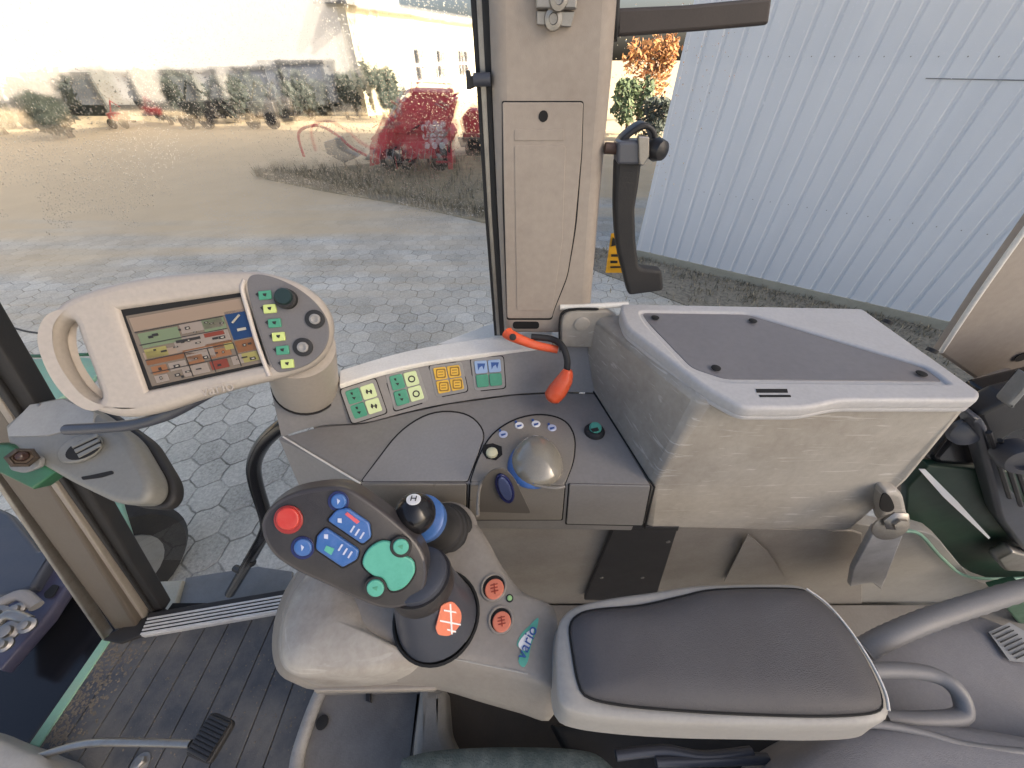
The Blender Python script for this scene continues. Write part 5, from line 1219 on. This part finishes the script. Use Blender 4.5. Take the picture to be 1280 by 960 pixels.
for q in ([(770,944),(830,938),(880,946),(940,940)], [(820,952),(900,950),(960,948)]):
    link('seat_hose', tube_me([P(x, y, z=-.78) for x, y in cr(q, 4, False)], .007, 8), M['bluegrey'], sc2, 50)
bk_ = resample([P(x, y, z=-.70) for x, y in cr([(1010,935),(1050,912),(1100,900),(1180,905),(1300,925),(1500,960),(1500,1200),(1000,1200),(985,1000),(990,955)], 5)], 90)
link('seat_cushion', loft_me([[p+Vector((0, 0, -.2)) for p in bk_], bk_, insd(bk_, .008, (0, 0, .012)), insd(bk_, .03, (0, 0, .024))]), M['seatgrey'], sc2, 60)
link('piping', tube_me([P(x, y, z=-.685) for x, y in cr([(1040,912),(1090,905),(1150,915),(1210,932),(1300,943)], 5, False)], .005, 10), M['hose'], sc2, 50)
sd = resample([P(x, y, z=-.78) for x, y in cr([(1085,800),(1130,775),(1220,770),(1300,800),(1500,830),(1500,960),(1250,945),(1150,915),(1090,905),(1070,860)], 5)], 90)
link('seat_side', loft_me([[p+Vector((0, 0, -.2)) for p in sd], sd, insd(sd, .008, (0, 0, .010)), insd(sd, .03, (0, 0, .018))]), M['seatgrey'], sc2, 60)
lbl = slab('text_label', [P(x, y, z=-.755) for x, y in ((1236,790),(1262,778),(1300,800),(1300,830),(1262,826))], .001, mat('label grey', (.33,.33,.32), .5), sc2)
link('label_print', join_me([slab_me([P(x, y, z=-.753) for x, y in ((1240+k*5,792+k*5),(1262+k*5,782+k*5),(1263+k*5,783.5+k*5),(1241+k*5,794+k*5))], .0005) for k in range(7)]), M['ink'], lbl)
hd = tube('loop_handle', [P(1090,838,z=-.68), P(1130,838,z=-.68), P(1165,843,z=-.68), P(1190,856,z=-.68), P(1203,876,z=-.69), P(1200,896,z=-.70), P(1150,900,z=-.70), P(1105,898,z=-.70)], .0105, M['hose'], None, 14)
tag(hd, 'grey bent loop handle on the seat side right of the armrest', 'handle')
hz_ = tube('corrugated_hose', [P(1080,812,z=-.72), P(1110,796,z=-.70), P(1160,775,z=-.69), P(1220,755,z=-.70), P(1290,735,z=-.72), P(1400,715,z=-.74)], .0165, M['hose'], None, 16, sm=10, ribs=.94)
tag(hz_, 'thick grey ribbed hose running right behind the armrest', 'hose')
# seat belt stalk
bs = thing('belt_stalk', 'grey seat belt stalk bolted to the trim above the ribbed hose', 'seat belt stalk', P(1085, 740, y=.30))
slab('stalk', [P(x, y, y=.335) for x, y in rc([(1094,660,3),(1130,668,3),(1102,738,3),(1090,728),(1062,734,3),(1066,712)], 4)], .012, mat('grey webbing sleeve', (.40,.40,.40), .55, grain=.4, gscale=700, dirt=.4, dcol=(.18,.17,.16), dscale=25), bs, .003)
for k, (px, py) in enumerate(((1112,658),(1119,650))):
    lathe('bolt' if k else 'washer', P(px, py, y=.318), (-.1, -1, .35), [(.020, 0), (.022, .004), (.018, .007), (.012, .008), (.012, .014), (.001, .015)] if k else [(.030, 0), (.030, .003), (.022, .005), (.001, .005)], M['steel'], bs, 6 if k else 22)
link('frayed_end', blades([P(1072+rs.uniform(0,44), 738+rs.uniform(-8,16), y=.32) for i in range(26)], .008, .03, .001, 3, 9), M['salmon'], bs) if 0 else None

# ================================================================== RIGHT EDGE: green fender and black unit
gf = thing('rear_fender', 'deep green sheet metal behind the storage box at the right edge', 'fender', P(1190, 690, y=.42))
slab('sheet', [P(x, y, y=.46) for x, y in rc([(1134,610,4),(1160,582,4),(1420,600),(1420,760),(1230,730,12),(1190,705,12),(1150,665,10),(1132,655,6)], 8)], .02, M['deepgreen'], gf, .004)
tube('pale_edge', [P(1128,664,y=.38), P(1150,668,y=.38), P(1180,700,y=.38), P(1215,722,y=.38), P(1300,722,y=.38)], .004, M['palegreen'], gf, 8)
slab('green_bracket', [P(x, y, y=.33) for x, y in ((1240,738),(1275,730),(1340,790),(1340,860),(1290,800))], .02, M['greenpaint'], gf, .004)
slab('light_slit', [P(x, y, y=.44) for x, y in ((1150,588),(1158,588),(1196,626),(1238,672),(1236,674),(1180,622))], .004, M['white'], gf)  # white strip painted in for a bright slit of light
bu = thing('black_unit', 'black plastic housing and brackets at the right edge below the rear pillar', 'housing', P(1250, 680, y=.40))
slab('back_plate', [P(x, y, y=.47) for x, y in rc([(1165,575,4),(1200,535,4),(1245,500,6),(1420,460),(1420,720),(1280,700,10),(1236,672,6)], 6)], .06, M['gloss'], bu, .012)
slab('arm', [P(x, y, y=.42) for x, y in rc([(1218,524,4),(1232,524,8),(1262,610,8),(1290,640),(1420,700),(1420,740),(1280,690,6),(1250,650,8),(1240,610,6)], 5)], .04, M['bluegrey'], bu, .008)
slab('rib', [P(x, y, y=.44) for x, y in rc([(1222,520),(1262,500),(1420,460),(1420,520),(1270,540),(1240,560)], 5)], .04, M['black'], bu, .008)
slab('frame_corner', [P(x, y, y=.40) for x, y in rc([(1258,506),(1290,470),(1296,478),(1266,512)], 3)], .02, M['stepgrey'], bu, .004)
lathe('round_cap', P(1204,538,y=.44), (-.2, -1, .3), [(.026, 0), (.026, .01), (.018, .014), (.001, .015)], M['bluegrey'], bu, 24)
lathe('knob', P(1274,572,y=.39), (-.3, -1, .2), [(.028, -.02), (.03, .0), (.026, .014), (.016, .016), (.014, .008), (.001, .008)], mat('graphite plastic', (.07,.07,.078), .3), bu, 28)
slab('lower_clip', [P(x, y, y=.41) for x, y in rc([(1246,700),(1268,690),(1300,700),(1300,716),(1256,714)], 4)], .03, M['steel'], bu, .006)
link('unit_ribs', join_me([tube_me([P(1236+k*14,540+k*10,y=.415), P(1262+k*14,622+k*10,y=.405)], .004, 6) for k in range(3)]), M['black'], bu, 50)

# ================================================================== PEDAL, STEERING FOOT, bits
pdl = thing('foot_pedal', 'black ribbed rubber foot pedal on a thin rod over the floor mat', 'pedal', P(260, 930, z=FZ))
pz = -1.19
pp = [P(x, y, z=pz) for x, y in rc([(232,938),(262,892),(268,890),(290,900),(290,906),(262,953),(256,955),(232,944)], 3)]
slab('pad', pp, .018, M['blackrub'], pdl, .004)
a0_, a1_ = P(264,893,z=pz+.004), P(288,904,z=pz+.004); b0_, b1_ = P(234,939,z=pz+.004), P(258,952,z=pz+.004)
for k in range(9):
    tt = (k+.5)/9; link('pad_rib', tube_me([a0_.lerp(b0_, tt), a1_.lerp(b1_, tt)], .0042, 8), M['black'], pdl, 50)
tube('rod', [P(238,930,z=pz-.01), P(170,928,z=pz-.02), P(110,929,z=pz-.03), P(60,942,z=pz-.04), P(-10,965,z=pz-.05)], .008, M['steel'], pdl, 10, sm=3)
tube('pedal_link', [P(250,925,z=pz-.02), P(262,940,z=FZ+.02)], .009, M['black'], pdl, 10)
fl = thing('floor_bolt', 'small steel bolt head on the floor mat below the pedal rod', 'bolt', P(176, 951, z=FZ))
lathe('washer', P(176,955,z=FZ), (0, 0, 1), [(.022, 0), (.022, .003), (.001, .003)], M['steel'], fl, 20)
lathe('hex_head', P(176,953,z=FZ+.003), (0, 0, 1), [(.013, 0), (.013, .010), (.009, .013), (.001, .013)], M['steel'], fl, 6)
scn = thing('steering_column_foot', 'beige plastic foot of the steering column in the bottom left corner', 'column cover', P(0, 950, z=FZ))
sq_ = resample([P(x, y, z=-1.22) for x, y in cr([(-80,905),(-10,920),(30,936),(58,950),(66,990),(-40,1040),(-120,1000)], 5)], 60)
link('cover', loft_me([[Vector((p.x, p.y, FZ)) for p in insd(sq_, -.01, (0, 0, 0))], sq_, insd(sq_, .006, (0, 0, .010)), insd(sq_, .02, (0, 0, .016))]), M['shell'], scn, 60)
# windscreen glass in front lower left? (clear, behind post)
